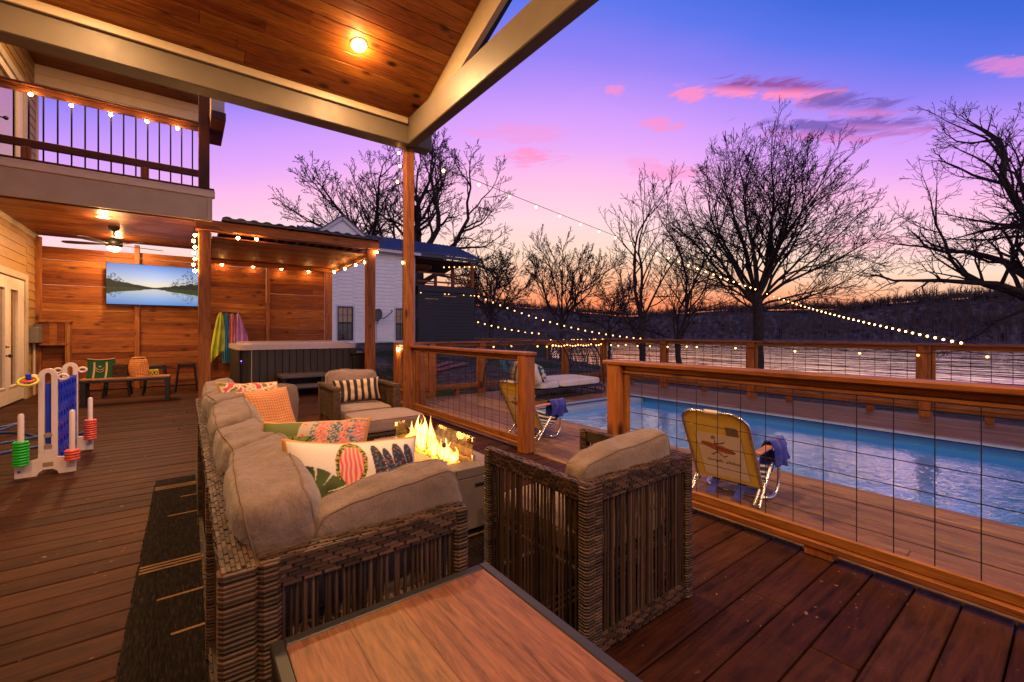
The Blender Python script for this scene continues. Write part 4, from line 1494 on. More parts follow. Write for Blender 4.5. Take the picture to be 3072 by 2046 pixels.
# ---------------------------------------------------------------- throw pillows
def rot_frame(n, up):
    n = V(n).normalized(); u = V(up); x = u.cross(n).normalized(); y = n.cross(x)
    return Matrix((x, y, n)).transposed()
WHITE, GOLD = (.70, .63, .55), (.52, .26, .06)
def leafdist(x, y, cx, cy, ang, s):
    """monstera leaf: 1 inside, 2 vein or slit, 0 outside"""
    dx_, dy_ = (x - cx) / s, (y - cy) / s
    c_, s_ = math.cos(ang), math.sin(ang)
    a, b = dx_ * c_ + dy_ * s_, -dx_ * s_ + dy_ * c_
    if a < -.35 or a > 1: return 0
    t = (a + .35) / 1.35
    wdt = .62 * math.sin(PI * min(1, t * 1.02) ** .62)
    if abs(b) > wdt: return 0
    if abs(b) < .018: return 2
    ph = (a * 5.2 - abs(b) * 3.4) % 1.0
    if abs(b) > .16 and ph < .24: return 2 if abs(b) < wdt * .92 else 0
    return 1
def tropic(kind):
    def f(u, v, sg):
        x, y = u, v
        if sg < 0 or min(u, 1 - u) < .025 or min(v, 1 - v) < .03: return GOLD
        c = WHITE
        n1 = noise.noise(V((x * 9, y * 9, kind)))
        n2 = noise.noise(V((x * 46, y * 46, kind + 3)))
        if kind == 0:
            lx, ly = (x - .185) * 1.28, y - .50
            lr, lt = math.hypot(lx, ly), math.atan2(ly, lx) + .5
            if lr < .30 * (.86 + .14 * math.cos(2 * lt)):
                if abs(math.sin(4.5 * lt)) < .20 * (lr / .2) and lr > .10: return (.60, .55, .44)
                return mix3((.022, .042, .010), (.075, .11, .022), .5 + n1)
            if .30 < x < .56 and .46 < y < .97:
                e = ((x - .43) / .115) ** 2 + ((y - .74) / .23) ** 2
                if e < 1:
                    if e > .60: return (.36, .33, .02) if n2 > -.02 else (.03, .03, .01)
                    return mix3((.62, .05, .05), (.74, .42, .34), .5 + .5 * math.sin(x * 190 + n1 * 3))
            for (cx, cy, rx, ry) in ((.625, .66, .050, .28), (.70, .50, .055, .40), (.80, .58, .07, .36), (.90, .76, .05, .16)):
                xx = x + .03 * math.sin(y * 8)
                e = ((xx - cx) / rx) ** 2 + ((y - cy) / ry) ** 2
                if e < 1:
                    if ((xx - cx) / .013) ** 2 + ((y - cy + .1) / .05) ** 2 < 1: return (.05, .48, .62)
                    if e > .78: return (.03, .03, .035) if e < .9 else (.62, .55, .46)
                    return (.30, .05, .05) if n2 > .32 else ((.03, .10, .20) if n2 > .12 else (.018, .018, .026))
            if .44 < x < .60 and y < .20 + n1 * .1: return (.42, .02, .05)
            return c
        if kind == 1:
            for (cx, cy, an, s) in ((.08, .25, .9, .5), (.26, .4, .7, .55)):
                l = leafdist(x * 1.5, y, cx * 1.5, cy, an, s)
                if l == 1: return mix3((.06, .10, .015), (.20, .24, .05), .5 + n1)
                if l == 2: return (.015, .03, .008)
            if x > .42 and n1 > -.05: return mix3((.55, .06, .06), (.66, .40, .30), .5 + n2)
            if x > .5 and n2 > .0: return (.05, .09, .14)
            if x < .4: return (.10, .13, .03)
            return (.42, .36, .28)
        if n1 > .22: return (.50, .05, .09)
        if n1 > .02 and n2 > -.1: return WHITE
        if n1 < -.25: return (.12, .13, .03)
        if n2 > .25: return (.03, .03, .03)
        return (.66, .46, .20)
    return f
def throw(c, w, h, t, n, up, mats, label, colfn=None, seed=0, res=44, pinch=.08):
    a = MB()
    a.pillow(c, w, h, t, rot_frame(n, up), res, 0, colfn, seed, pinch)
    o = a.build('throw_pillow', mats, None, 'all')
    tag(o, label, 'pillow', 'throw pillows')
    return o
throw((.51, 1.67, .69), .52, .42, .19, (-.02, -1, .42), (.13, .40, 1), M['print'], 'white pillow with gold edge, monstera leaf and beaded print, nearest', tropic(0), 1, 150, .095)
throw((.44, 2.04, .735), .48, .38, .14, (-.5, -.8, .5), (.22, .4, 1), M['print'], 'green leaf and red flower pillow behind the white printed one', tropic(1), 2, 110)
throw((.415, 1.90, .665), .34, .36, .09, (.55, -.8, .35), (-.2, .2, 1), plain('black_pillow_cloth', (.012, .011, .012), .9), 'plain black pillow half hidden behind the printed pillows', None, 3)
def knit(u, v, sg):
    p = abs(math.sin(u * 60)) * abs(math.sin(v * 60))
    return mix3((.30, .10, .03), (.66, .30, .11), min(1, p * 1.4 + .15))
throw((.475, 3.50, .70), .37, .42, .17, (.40, -1, .55), (-.22, .55, 1), M['print'], 'orange waffle-knit pillow leaning near the far end of the sofa', knit, 4, 90)
throw((.40, 3.78, .735), .44, .42, .14, (.35, -1, .6), (-.08, .55, 1), M['print'], 'white and gold print pillow tucked behind the orange knit one', tropic(2), 5, 80)
def stripes(u, v, sg):
    k = (u * 6.6 + .25) % 1
    if k < .5: return (.012, .013, .02)
    return mix3((.55, .40, .25), (.70, .52, .36), .5 + .5 * math.sin(u * 240))
throw((1.60, 5.13, .625), .52, .26, .12, (-.12, -1, .30), (0, .3, 1), M['print'], 'black and cream striped bolster pillow on the far armchair', stripes, 6, 90)

# ---------------------------------------------------------------- fire table
ft = thing('fire_table', 'grey concrete fire table with burning flames behind a glass guard', 'fire table', (1.425, 2.87, 0))
fx0, fx1, fy0, fy1, fz = 1.19, 1.66, 2.32, 3.41, .45
tx0, tx1, ty0, ty1 = 1.325, 1.515, 2.47, 3.22
a = MB()
a.b2(fx0, tx0, fy0, fy1, fz - .06, fz, .006); a.b2(tx1, fx1, fy0, fy1, fz - .06, fz, .006)
a.b2(tx0 + .0005, tx1 - .0005, fy0, ty0, fz - .06, fz, .004); a.b2(tx0 + .0005, tx1 - .0005, ty1, fy1, fz - .06, fz, .004)
a.build('top', M['fire_stone'], ft)
a = MB(); a.b2(fx0 + .004, fx1 - .004, fy0 + .004, fy1 - .004, .06, fz - .062, .006); a.build('body', M['fire_stone'], ft)
a = MB(); a.b2(fx0 + .04, fx1 - .04, fy0 + .04, fy1 - .04, 0, .058, .004); a.build('plinth', M['black_metal'], ft)
a = MB(); a.b2(1.46, 1.55, fy0 - .004, fy0 + .003, .325, .345, .002); a.build('handle_slot', M['black_plastic'], ft)
a = MB(); a.b2(tx0 + .002, tx1 - .002, ty0 + .002, ty1 - .002, fz - .058, fz - .035, .003); a.build('burner_tray', M['black_metal'], ft)
a = MB()
rr = random.Random(3)
for i in range(150):
    a.ball((rr.uniform(tx0 + .02, tx1 - .02), rr.uniform(ty0 + .02, ty1 - .02), fz - .030), rr.uniform(.007, .013), 6)
a.build('fire_glass', emit('glowing_fire_glass', (1, .34, .05), 2.2), ft, 'all')
a = MB()
gz0, gz1 = fz + .001, fz + .155
gx0, gx1, gy0, gy1 = tx0 - .018, tx1 + .012, ty0 - .02, ty1 + .02
a.b2(gx0, gx0 + .006, gy0 + .008, gy1 - .008, gz0, gz1, .001); a.b2(gx1 - .006, gx1, gy0 + .008, gy1 - .008, gz0, gz1, .001)
a.b2(gx0, gx1, gy0, gy0 + .006, gz0, gz1, .001); a.b2(gx0, gx1, gy1 - .006, gy1, gz0, gz1, .001)
a.build('glass_guard', M['guard_glass'], ft)
a = MB()
for (xx, yy) in ((gx0, gy0), (gx1, gy0), (gx0, gy1), (gx1, gy1)):
    for zz in (gz0 + .018, gz1 - .02): a.b2(xx - .011, xx + .011, yy - .011, yy + .011, zz - .016, zz + .016, .003)
a.build('clip', M['steel'], ft)
fl = [(2.86, .25), (3.06, .22), (2.55, .10), (2.62, .13), (2.70, .13), (2.78, .16), (2.85, .14), (2.91, .22), (2.97, .24), (3.03, .21), (3.09, .15), (3.15, .17), (3.19, .12), (2.66, .11), (2.88, .19), (3.00, .19), (2.74, .12)]
for i, (yy, hh) in enumerate(fl):
    m = MB()
    sx_ = rr.uniform(-.03, .03)
    pts, rs = [], []
    ph = rr.uniform(0, 6)
    hh *= 1.12
    for j in range(15):
        t = j / 14
        pts.append((1.42 + sx_ + .020 * math.sin(t * 5 + ph) * t, yy + .028 * math.sin(t * 4.3 + ph * 2) * t, fz - .030 + hh * t))
        rs.append(max(.0008, .043 * (math.sin(PI * min(1, t * .9 + .12)) ** 1.2) * (1 - t ** 2.2) + .002))
    m.tube(pts, rs, 12)
    fo = m.build('flame', M['flame'], ft, 'all')
    for vtx in fo.data.vertices: vtx.co.z -= (fz - .03)
    fo.location.z += fz - .03
point('fire_light', (1.42, 2.75, fz + .10), 7, .05, (1, .42, .10), ft)
point('fire_light', (1.42, 3.02, fz + .14), 10, .06, (1, .42, .10), ft)

# ---------------------------------------------------------------- wood topped table, rug
tb = thing('side_table', 'wood-topped table with a dark metal frame in the front', 'table', (.475, .7, 0))
X0, X1, Y0, Y1, TZ = .162, .787, .22, 1.185, .55
a = MB()
fw = .030
a.b2(X0, X0 + fw, Y0, Y1, TZ - .035, TZ, .003); a.b2(X1 - fw, X1, Y0, Y1, TZ - .035, TZ, .003)
a.b2(X0 + fw, X1 - fw, Y1 - fw, Y1, TZ - .035, TZ - .0004, .003); a.b2(X0 + fw, X1 - fw, Y0, Y0 + fw, TZ - .035, TZ - .0004, .003)
a.build('frame', M['dark_metal'], tb)
a = MB()
nx = 4
wx = (X1 - X0 - 2 * fw) / nx
wx = (X1 - X0 - 2 * fw - .001) / 4
for i in range(4):
    yb_ = Y0 + fw + .0006
    while yb_ < Y1 - fw - .01:
        ye = Y1 - fw - .0006
        if Y1 - fw - ye < .15: ye = Y1 - fw - .0006
        a.b2(X0 + fw + .0006 + i * wx, X0 + fw + (i + 1) * wx + .0003, yb_, ye - .0006, TZ - .02, TZ - .003, .0005)
        yb_ = ye
a.build('top', M['table'], tb)
for xx in (X0 + .02, X1 - .02):
    for yy in (Y0 + .02, Y1 - .02):
        a = MB(); a.b2(xx - .017, xx + .017, yy - .017, yy + .017, 0, TZ - .036, .003); a.build('leg', M['dark_metal'], tb)
rg = thing('rug', 'charcoal outdoor rug with thin tan stripes under the sofa', 'rug', (.8, 2.5, 0))
a = MB()
a.grid(30, 90, lambda u, v: V((-.2 + 2.26 * u, 1.2 + 3.65 * v, .009 + .001 * noise.noise(V((u * 30, v * 60, 0))))))
for e in range(160):
    yy = 1.2 + 3.65 * (e + .5) / 160
    a.b2(-.2 - rr.uniform(.004, .012), -.199, yy - .012, yy + .012, .002, .009, .001)
a.build('pile', M['charcoal_rug'], rg)
a = MB()
def tanline(yy, xa, xb): a.b2(xa, xb, yy - .008, yy + .008, .0095, .0125, .001)
for base in (3.07, 1.52, 4.60):
    for q in (-.036, 0, .036): tanline(base + q, -.199, 2.04)
for yy, xa in ((2.688, -.11), (3.873, -.10), (4.273, -.03), (4.617, .05), (2.35, -.05), (1.9, 0), (3.45, .15)): tanline(yy, xa, 1.70)
a.build('stripes', M['tan_line'], rg)

# ---------------------------------------------------------------- giant four-in-a-row game
gm = thing('giant_connect_game', 'giant upright four-in-a-row game with white stands and a blue grid', 'game', (-1.0, 6.2, 0))
def stand(yy, name='side_panel'):
    m = MB()
    y0, y1 = yy - .016, yy + .016
    fn = lambda u, v, dd: V((u, dd, v))
    xc = -1.0
    m.prism([(xc - .205, 0), (xc - .07, 0), (xc - .06, .028), (xc - .03, .05), (xc + .03, .05), (xc + .06, .028), (xc + .07, 0), (xc + .18, 0), (xc + .18, .135), (xc + .06, .155), (xc + .06, .20), (xc - .062, .20), (xc - .062, .155), (xc - .205, .115)], y0, y1, fn)
    m.b2(xc - .062, xc - .022, y0, y1, .2002, .90, .003); m.b2(xc + .02, xc + .06, y0, y1, .2002, .90, .003)
    m.b2(xc - .0218, xc + .0198, y0 + .004, y1 - .004, .2002, .235, .002)
    out = [(xc - .001 + .061 * math.cos(t), .9002 + .068 * math.sin(t)) for t in (PI * i / 14 for i in range(15))]
    inn = [(xc - .001 + .021 * math.cos(t), .9002 + .030 * math.sin(t)) for t in (PI * i / 14 for i in range(15))]
    m.prism(out + inn[::-1], y0, y1, fn)
    for sg in (-1, 1):
        ex = xc + sg * .095
        m.torus((ex, yy, .885), .030, .0105, 20, 8, 0, rotx(PI / 2) @ Matrix.Diagonal((1.05, .8, 1)))
    for px in (xc - .147, xc + .171):
        m.b2(px - .012, px + .012, yy - .11, y0 - .0005, .10, .128, .004)
    return m
for yy in (5.71, 6.655):
    o = stand(yy).build('side_panel', M['game_white'], gm)
    if yy < 6:
        a = MB()
        for zz in (.26, .36): a.lathe([(.001, 0), (.029, 0), (.029, .006), (.001, .007)], (-1.0, yy - .0125, zz), 18, 0, rotx(PI / 2) @ Matrix.Diagonal((1, .75, 1)))
        a.b2(-1.034, -.966, yy - .018, yy - .0165, .075, .115, .001)
        a.build('sticker', M['game_tan'], o)
        a = MB(); a.lathe([(.001, 0), (.008, 0), (.008, .004)], (-1.178, yy - .020, .06), 10, 0, rotx(PI / 2)); a.lathe([(.001, 0), (.008, 0), (.008, .004)], (-.85, yy - .020, .09), 10, 0, rotx(PI / 2))
        a.build('bolt', M['black_plastic'], o)
a = MB()
ny, nz_ = 7, 6
cw, ch = (6.635 - 5.73) / ny, .78 / nz_
for i in range(ny):
    for j in range(nz_):
        cy_, cz_ = 5.73 + (i + .5) * cw, .05 + (j + .5) * ch
        n = 16
        vs = []
        for xx in (-.988, -.950):
            for q in range(n):
                t = 2 * PI * q / n
                l = max(abs(math.cos(t)), abs(math.sin(t)))
                vs.append((xx, cy_ + math.cos(t) / l * (cw / 2 - .003), cz_ + math.sin(t) / l * (ch / 2 - .002)))
            for q in range(n):
                t = 2 * PI * q / n
                vs.append((xx, cy_ + math.cos(t) * .042, cz_ + math.sin(t) * .042))
        fs = []
        for q in range(n):
            q1 = (q + 1) % n
            fs += [(q, q1, n + q1, n + q), (2 * n + q1, 2 * n + q, 3 * n + q, 3 * n + q1), (n + q, n + q1, 3 * n + q1, 3 * n + q), (q1, q, 2 * n + q, 2 * n + q1)]
        a.add(vs, fs)
for i in range(ny + 1): a.b2(-.990, -.948, 5.73 + i * cw - .004, 5.73 + i * cw + .004, .05, .835, .002)
a.b2(-.975, -.962, 5.73, 6.635, .05, .83, .001)
a.b2(-1.021, -.991, 5.7265, 5.76, .14, .83, .004)
a.build('grid', M['game_blue'], gm)
for px, py in ((-1.147, 5.60), (-.829, 5.60), (-.829, 6.545)):
    a = MB(); a.lathe([(.001, .128), (.0205, .128), (.0205, .568), (.016, .583), (.001, .588)], (px, py, 0), 16)
    a.build('ring_peg', M['game_white'], gm, True)
a = MB(); a.tube([(-1.10, 5.66, .885), (-1.10, 5.60, .86), (-1.10, 5.58, .93)], .018, 10); a.build('ring_hook', M['game_blue'], gm, True)
RG = {}
def ring(x, y, z, mat, label, group, R_=.0415, tilt=None):
    if mat in RG and tilt is None:
        o = RG[mat].copy(); COL.objects.link(o)
    else:
        m = MB(); m.torus((0, 0, 0), R_, .0115, 30, 8, 0, tilt)
        o = m.build('toss_ring', M[mat], None, 'all')
        if tilt is None: RG[mat] = o
    o.location = (x, y, z)
    tag(o, label, 'ring', group)
for i in range(9): ring(-1.147 + .002 * math.sin(i * 3), 5.60 + .002 * math.cos(i * 5), .14 + i * .0243, 'ring_green', 'green toss ring in the stack on the left front peg', 'green toss rings')
for i in range(4): ring(-.829 + .002 * math.sin(i * 4), 5.60, .14 + i * .0245, 'ring_red', 'coral toss ring in the short stack on the right front peg', 'coral rings on the front peg')
for i in range(9): ring(-.829 + .002 * math.sin(i * 4), 6.545, .14 + i * .0243, 'ring_red', 'coral toss ring in the tall stack on the rear peg', 'coral rings on the rear peg')
ring(-1.10, 5.575, .868, 'ring_yellow', 'large yellow toss ring hung on the game\'s upper left hook', 'rings on the upper hook', .060, rotx(.6))
ring(-1.10, 5.59, .872, 'ring_red', 'single coral ring inside the yellow ring on the hook', 'rings on the upper hook', .034, rotx(.2))
hs = MB()
def spl(pts, n=8):
    out = []
    P_ = [V(p) for p in pts]
    for i in range(len(P_) - 1):
        p0, p1, p2, p3 = P_[max(0, i - 1)], P_[i], P_[i + 1], P_[min(len(P_) - 1, i + 2)]
        for k in range(n):
            t = k / n
            out.append(.5 * ((2 * p1) + (p2 - p0) * t + (2 * p0 - 5 * p1 + 4 * p2 - p3) * t * t + (3 * p1 - 3 * p2 + p3 - p0) * t ** 3))
    out.append(P_[-1])
    return out
hs.tube(spl([(-1.9, 6.4, .012), (-1.55, 6.95, .012), (-1.32, 7.10, .014), (-1.20, 7.3, .03), (-1.30, 7.75, .03), (-1.62, 7.62, .012), (-1.95, 7.45, .012), (-2.2, 7.8, .03), (-1.95, 8.2, .08), (-1.72, 8.5, .10), (-1.75, 8.05, .12), (-2.0, 7.3, .09), (-2.3, 7.2, .05), (-2.35, 8.2, .02), (-1.8, 8.3, .014), (-1.25, 7.5, .014), (-.98, 7.9, .014)]), .0125, 8)
tag(hs.build('garden_hose', M['hose'], None, 'all'), 'blue garden hose lying in loops behind the game', 'hose')

# ---------------------------------------------------------------- bench and what stands on it
bn = thing('bench', 'narrow bench with a plank top and dark metal legs', 'bench', (-.84, 10.65, 0))
a = MB(); a.b2(-1.46, -.235, 10.44, 10.88, .452, .472, .004); a.build('seat', M['bench'], bn)
a = MB(); a.b2(-1.465, -.23, 10.435, 10.885, .405, .45, .004); a.build('apron', M['dark_metal'], bn)
for xx in (-1.42, -.275):
    for yy in (10.47, 10.85):
        a = MB(); a.b2(xx - .035, xx + .035, yy - .03, yy + .03, 0, .404, .004); a.build('leg', M['dark_metal'], bn)
def stool(x, y, label):
    t = thing('metal_stool', label, 'stool', (x, y, 0), 'black metal stools by the fence')
    a = MB(); a.b2(x - .16, x + .16, y - .16, y + .16, .585, .615, .02); a.build('seat', M['black_metal'], t)
    for sx_ in (-1, 1):
        for sy_ in (-1, 1):
            a = MB()
            a.beam((x + sx_ * .20, y + sy_ * .20, 0), (x + sx_ * .135, y + sy_ * .135, .59), .05, .028, .006, 0, (sx_, -sy_, 0))
            a.build('leg', M['black_metal'], t)
    a = MB()
    for p, q in (((-1, -1), (1, -1)), ((-1, 1), (1, 1)), ((-1, -1), (-1, 1)), ((1, -1), (1, 1))):
        a.beam((x + p[0] * .175, y + p[1] * .175, .22), (x + q[0] * .175, y + q[1] * .175, .22), .012, .02)
        a.beam((x + p[0] * .14, y + p[1] * .14, .54), (x + q[0] * .14, y + q[1] * .14, .54), .012, .035)
    a.build('crossbars', M['black_metal'], t)
stool(-1.10, 11.85, 'black metal stool behind the left half of the bench')
stool(-.50, 11.85, 'black metal stool behind the basket end of the bench')
stool(.02, 12.05, 'black metal stool standing clear beside the shelter post')
gb = thing('canvas_bag', 'green canvas carrier with tan straps and a tan emblem', 'bag', (-1.22, 10.70, .472))
a = MB()
def gbf(u, v):
    x = -1.41 + .37 * u + .012 * math.sin(v * 3)
    return V((x, 10.66 + .13 * v - .02 * math.sin(PI * u), .475 + .32 * v + .022 * (2 * u - 1) ** 2 * v))
a.grid(16, 12, gbf); a.grid(16, 12, lambda u, v: gbf(1 - u, v) + V((0, .02 + .05 * math.sin(PI * v), 0)))
a.build('cloth', M['green_cloth'], gb, 'all')
for uu in (.22, .66):
    a = MB(); a.grid(3, 10, lambda u, v: gbf(uu + .07 * u, .0 + .86 * v) + V((0, -.006, 0))); a.build('strap', M['tan_strap'], gb)
a = MB()
a.prism([(.455 + .055 * math.cos(t), .60 + .075 * math.sin(t)) for t in (PI * i / 10 for i in range(11))], -.007, -.004, lambda u, v, dd: gbf(u, v) + V((0, dd, 0)))
for dv in (.0, .12):
    pts = [(.455 + .15 * s_, .44 - dv + .10 * s_ * s_ * 1.2) for s_ in (-1, -.6, -.2, .2, .6, 1)]
    a.tube([gbf(u, v) + V((0, -.008, 0)) for u, v in pts], .006, 6)
a.tube([gbf(i / 12, .985) + V((0, -.004, .006)) for i in range(13)], .008, 6)
a.build('emblem', M['tan_strap'], gb)
cr = thing('slatted_crate', 'small slatted wood crate between green bag and basket', 'crate', (-.95, 10.7, .472))
a = MB()
for i in range(5):
    a.b2(-1.045, -.862, 10.585, 10.60, .478 + i * .048, .517 + i * .048, .003); a.b2(-1.045, -.862, 10.80, 10.815, .478 + i * .048, .517 + i * .048, .003)
for xx in (-1.04, -.875): a.b2(xx - .012, xx + .012, 10.601, 10.799, .478, .715, .003)
a.build('slats', M['crate'], cr)
bk = thing('rattan_basket', 'honey rattan lantern basket with a top handle on the bench', 'basket', (-.70, 10.68, .472))
a = MB()
bx, by = -.70, 10.68
def bprof(t): return .115 + .028 * math.sin(PI * min(1, t * 1.05))
for i in range(20):
    an = 2 * PI * i / 20
    a.tube([(bx + bprof(t) * math.cos(an), by + bprof(t) * math.sin(an), .478 + .30 * t) for t in (q / 6 for q in range(7))], .0055, 5)
for j in range(10):
    t = j / 9
    a.torus((bx, by, .478 + .30 * t), bprof(t) + .003, .005, 24, 6)
a.build('weave', M['rattan'], bk, 'all')
a = MB(); a.tube([(bx - .10, by, .775), (bx - .09, by, .825), (bx + .09, by, .825), (bx + .10, by, .775)], .009, 8); a.build('handle', M['rattan'], bk, True)
a = MB(); a.lathe([(.001, .479), (.11, .479), (.11, .484)], (bx, by, 0), 20); a.build('base', M['rattan'], bk)
yl = MB()
for q in range(9):
    t0 = q * .7
    yl.tube([(-.49 + .085 * math.cos(t0 + s_ * 1.9) * (1 - .3 * s_), 10.66 + .07 * math.sin(t0 + s_ * 1.9), .478 + .11 * math.sin(PI * s_ * .8)) for s_ in (i / 7 for i in range(8))], .006, 5)
tag(yl.build('yellow_wire_star', M['ring_yellow'], None, 'all'), 'small yellow wire ornament lying right of the rattan basket', 'ornament')

# ---------------------------------------------------------------- beach chairs
def seg(px, py, ax, ay, bx, by):
    ex, ey = bx - ax, by - ay
    t = max(0, min(1, ((px - ax) * ex + (py - ay) * ey) / (ex * ex + ey * ey + 1e-9)))
    return math.hypot(px - ax - ex * t, py - ay - ey * t)
SCRIPT = []
xq = .24
rr2 = random.Random(8)
for word in (8, 7):
    px, py = xq, .285
    for i in range(word * 2):
        nx_, ny_ = px + .016, .285 + (.016 if i % 2 else -.010) + (.02 if rr2.random() > .8 else 0)
        SCRIPT.append((px, py, nx_, ny_)); px, py = nx_, ny_
    xq = px + .05
def chaircol(u, v, sg):
    YL, CR = (.84, .62, .09), (.86, .76, .64)
    x, y = u, v
    if y > .70 or y < .06 or x < .12 or x > .88: c = YL
    else: c = CR
    if .12 < x < .88 and .06 < y < .70 and (abs(x - .12) < .008 or abs(x - .88) < .008): return (.20, .12, .03)
    if sg > 0 and .66 < x < .85 and .70 < y < .83: return (.20, .14, .11)
    if sg > 0 and c == CR:
        # a runner carrying an orange board
        a_, b_ = (x - .47) / .27, (y - .50 + .16 * (x - .47)) / .050
        e = a_ * a_ + b_ * b_
        if e < 1: c = (.60, .14, .03) if e < .86 and abs(b_) > .10 else (.10, .03, .01)
        for (p, q, r_, s_) in ((.44, .60, .45, .44), (.45, .44, .36, .38), (.36, .38, .34, .40), (.45, .44, .54, .37), (.54, .37, .60, .40), (.45, .56, .56, .575), (.56, .575, .60, .60)):
            if seg(x, y, p, q, r_, s_) < .0075: c = (.04, .02, .02)
        d_ = math.hypot((x - .43), (y - .645) * 1.35)
        if .022 < d_ < .034 or seg(x, y, .40, .625, .46, .665) < .005: c = (.04, .02, .02)
        for s_ in SCRIPT:
            if abs(y - .285) < .05 and seg(x, y, *s_) < .005: c = (.06, .05, .05)
    return c
def beach_chair(o, ang, label, towel_label):
    t = thing('beach_chair', label, 'beach chair', o, 'yellow beach chairs by the railing')
    o = V(o)
    Rz = rotz(ang)
    W = lambda x, y, z: o + Rz @ V((x, y, z))
    hw = .245
    zt, zb, xt, xb = .70, .125, -.20, .10
    bk = lambda y, s_: W(xb + (xt - xb) * s_, y, zb + (zt - zb) * s_)
    a = MB()
    def bf(u, v, off=0):
        y = (u - .5) * 2 * (hw - .012)
        s_ = v * .985
        lim = 1 - .10 * max(0, (v - .80) / .2) ** 2
        return bk(-y * lim, s_ - .06 * max(0, abs(2 * u - 1) - .6) * (v > .8)) + Rz @ V((off - .012 * math.sin(PI * u) * math.sin(PI * v), 0, off * .5))
    a.grid(110, 130, lambda u, v: bf(u, v), 0, lambda u, v: chaircol(u, v, 1))
    a.grid(20, 24, lambda u, v: bf(1 - u, v, .006), 0, lambda u, v: (.50, .30, .02))
    a.build('backrest', M['print'], t, 'all')
    a = MB()
    pts = [bk(hw, -.08)] + [bk(hw, s_ / 10) for s_ in range(0, 9)]
    for i in range(1, 8):
        an = PI / 2 * i / 8
        pts.append(bk(hw - .13 * (1 - math.cos(an)), .84 + .16 * math.sin(an)))
    pts.append(bk(0, 1.0))
    pts += [o + Rz @ (Matrix.Diagonal((1, -1, 1)) @ (Rz.inverted() @ (p - o))) for p in pts[-2::-1]]
    a.tube(pts, .0125, 10)
    a.build('back_frame', M['steel'], t, 'all')
    a = MB()
    p = bk(0, 1.0); a.tube([p + Rz @ V((0, -.05, 0)), p + Rz @ V((0, .05, 0))], .018, 10); a.build('clip', M['game_white'], t, True)
    for sg in (-1, 1):
        y = sg * (hw + .012)
        a = MB(); a.tube([W(xb - .10, y, .012), W(.20, y, .23), W(.36, y, .39)], .011, 8); a.build('leg', M['steel'], t, True)
        a = MB(); a.beam(W(-.04, y, .415), W(.46, y, .435), .055, .022, .008, 0); a.build('armrest', M['wood_arm'], t)
        a = MB(); a.tube([W(.0, y * .9, .012), W(-.02, y * .9, .03), W(.08, y * .9, .12)], .012, 8); a.build('strut', M['steel'], t, True)
    a = MB()
    a.tube(spl([W(.36, hw + .015, .40), W(.40, hw + .015, .15), W(.34, hw + .01, .035), W(.24, hw - .03, .016), W(.20, 0, .014), W(.24, -hw + .03, .016), W(.34, -hw - .01, .035), W(.40, -hw - .015, .15), W(.36, -hw - .015, .40)], 6), .0125, 8)
    a.build('front_leg', M['steel'], t, 'all')
    a = MB()
    def sf(u, v): return W(xb + .34 * v, (u - .5) * 2 * (hw - .015), zb + .02 + .13 * v - .05 * math.sin(PI * v) - .02 * math.sin(PI * u))
    def sc_(u, v): return (.012, .02, .10) if (v * 7) % 1 < .62 else (.62, .55, .50)
    a.grid(16, 60, sf, 0, sc_); a.grid(16, 20, lambda u, v: sf(1 - u, v) - V((0, 0, .006)), 0, lambda u, v: (.012, .02, .10))
    a.build('seat', M['print'], t, 'all')
    for sg in (-1, 1):
        a = MB()
        yy = sg * .10
        a.add([W(xb + .02, yy - .03, zb - .01), W(xb + .02, yy + .03, zb - .01), W(xb - .10, yy + .03, .03), W(xb - .10, yy - .03, .03), W(xb + .03, yy - .03, zb - .005), W(xb + .03, yy + .03, zb - .005), W(xb - .09, yy + .03, .028), W(xb - .09, yy - .03, .028)], [(0, 1, 2, 3), (7, 6, 5, 4), (0, 4, 5, 1), (1, 5, 6, 2), (2, 6, 7, 3), (3, 7, 4, 0)])
        a.build('strap', M['blue_cloth'], t)
    a = MB()
    yy = -hw - .03
    def tf(u, v):
        an = PI * (v - .5) * 1.0
        hang = .26 if v < .5 else .22
        k = abs(v - .5) * 2
        return W(.32 + .22 * (u - .5) + .05 * k * (u - .4) * 2 + .018 * math.sin(v * 9 + u * 3), yy + .02 + (.05 if v < .5 else -.055) * min(1, k * 2.2) + .03 * math.sin(u * 13 + v * 3) * k, .462 - hang * max(0, k - .18) + .02 * math.sin(u * 7) * k)
    a.grid(26, 40, tf); a.grid(26, 40, lambda u, v: tf(1 - u, v) + V((0, .0, .008)))
    tw = a.build('towel', M['blue_cloth'], None, 'all')
    tag(tw, towel_label, 'towel', 'blue towels on the beach chairs')
    return t
beach_chair((3.33, 1.70, .002), rad(4), 'yellow beach chair with a cream back behind the long railing', 'blue towel draped over the armrest of the nearer beach chair')
beach_chair((3.31, 4.17, .002), rad(5), 'yellow beach chair beyond the short railing by the opening', 'blue towel draped over the armrest of the farther beach chair')

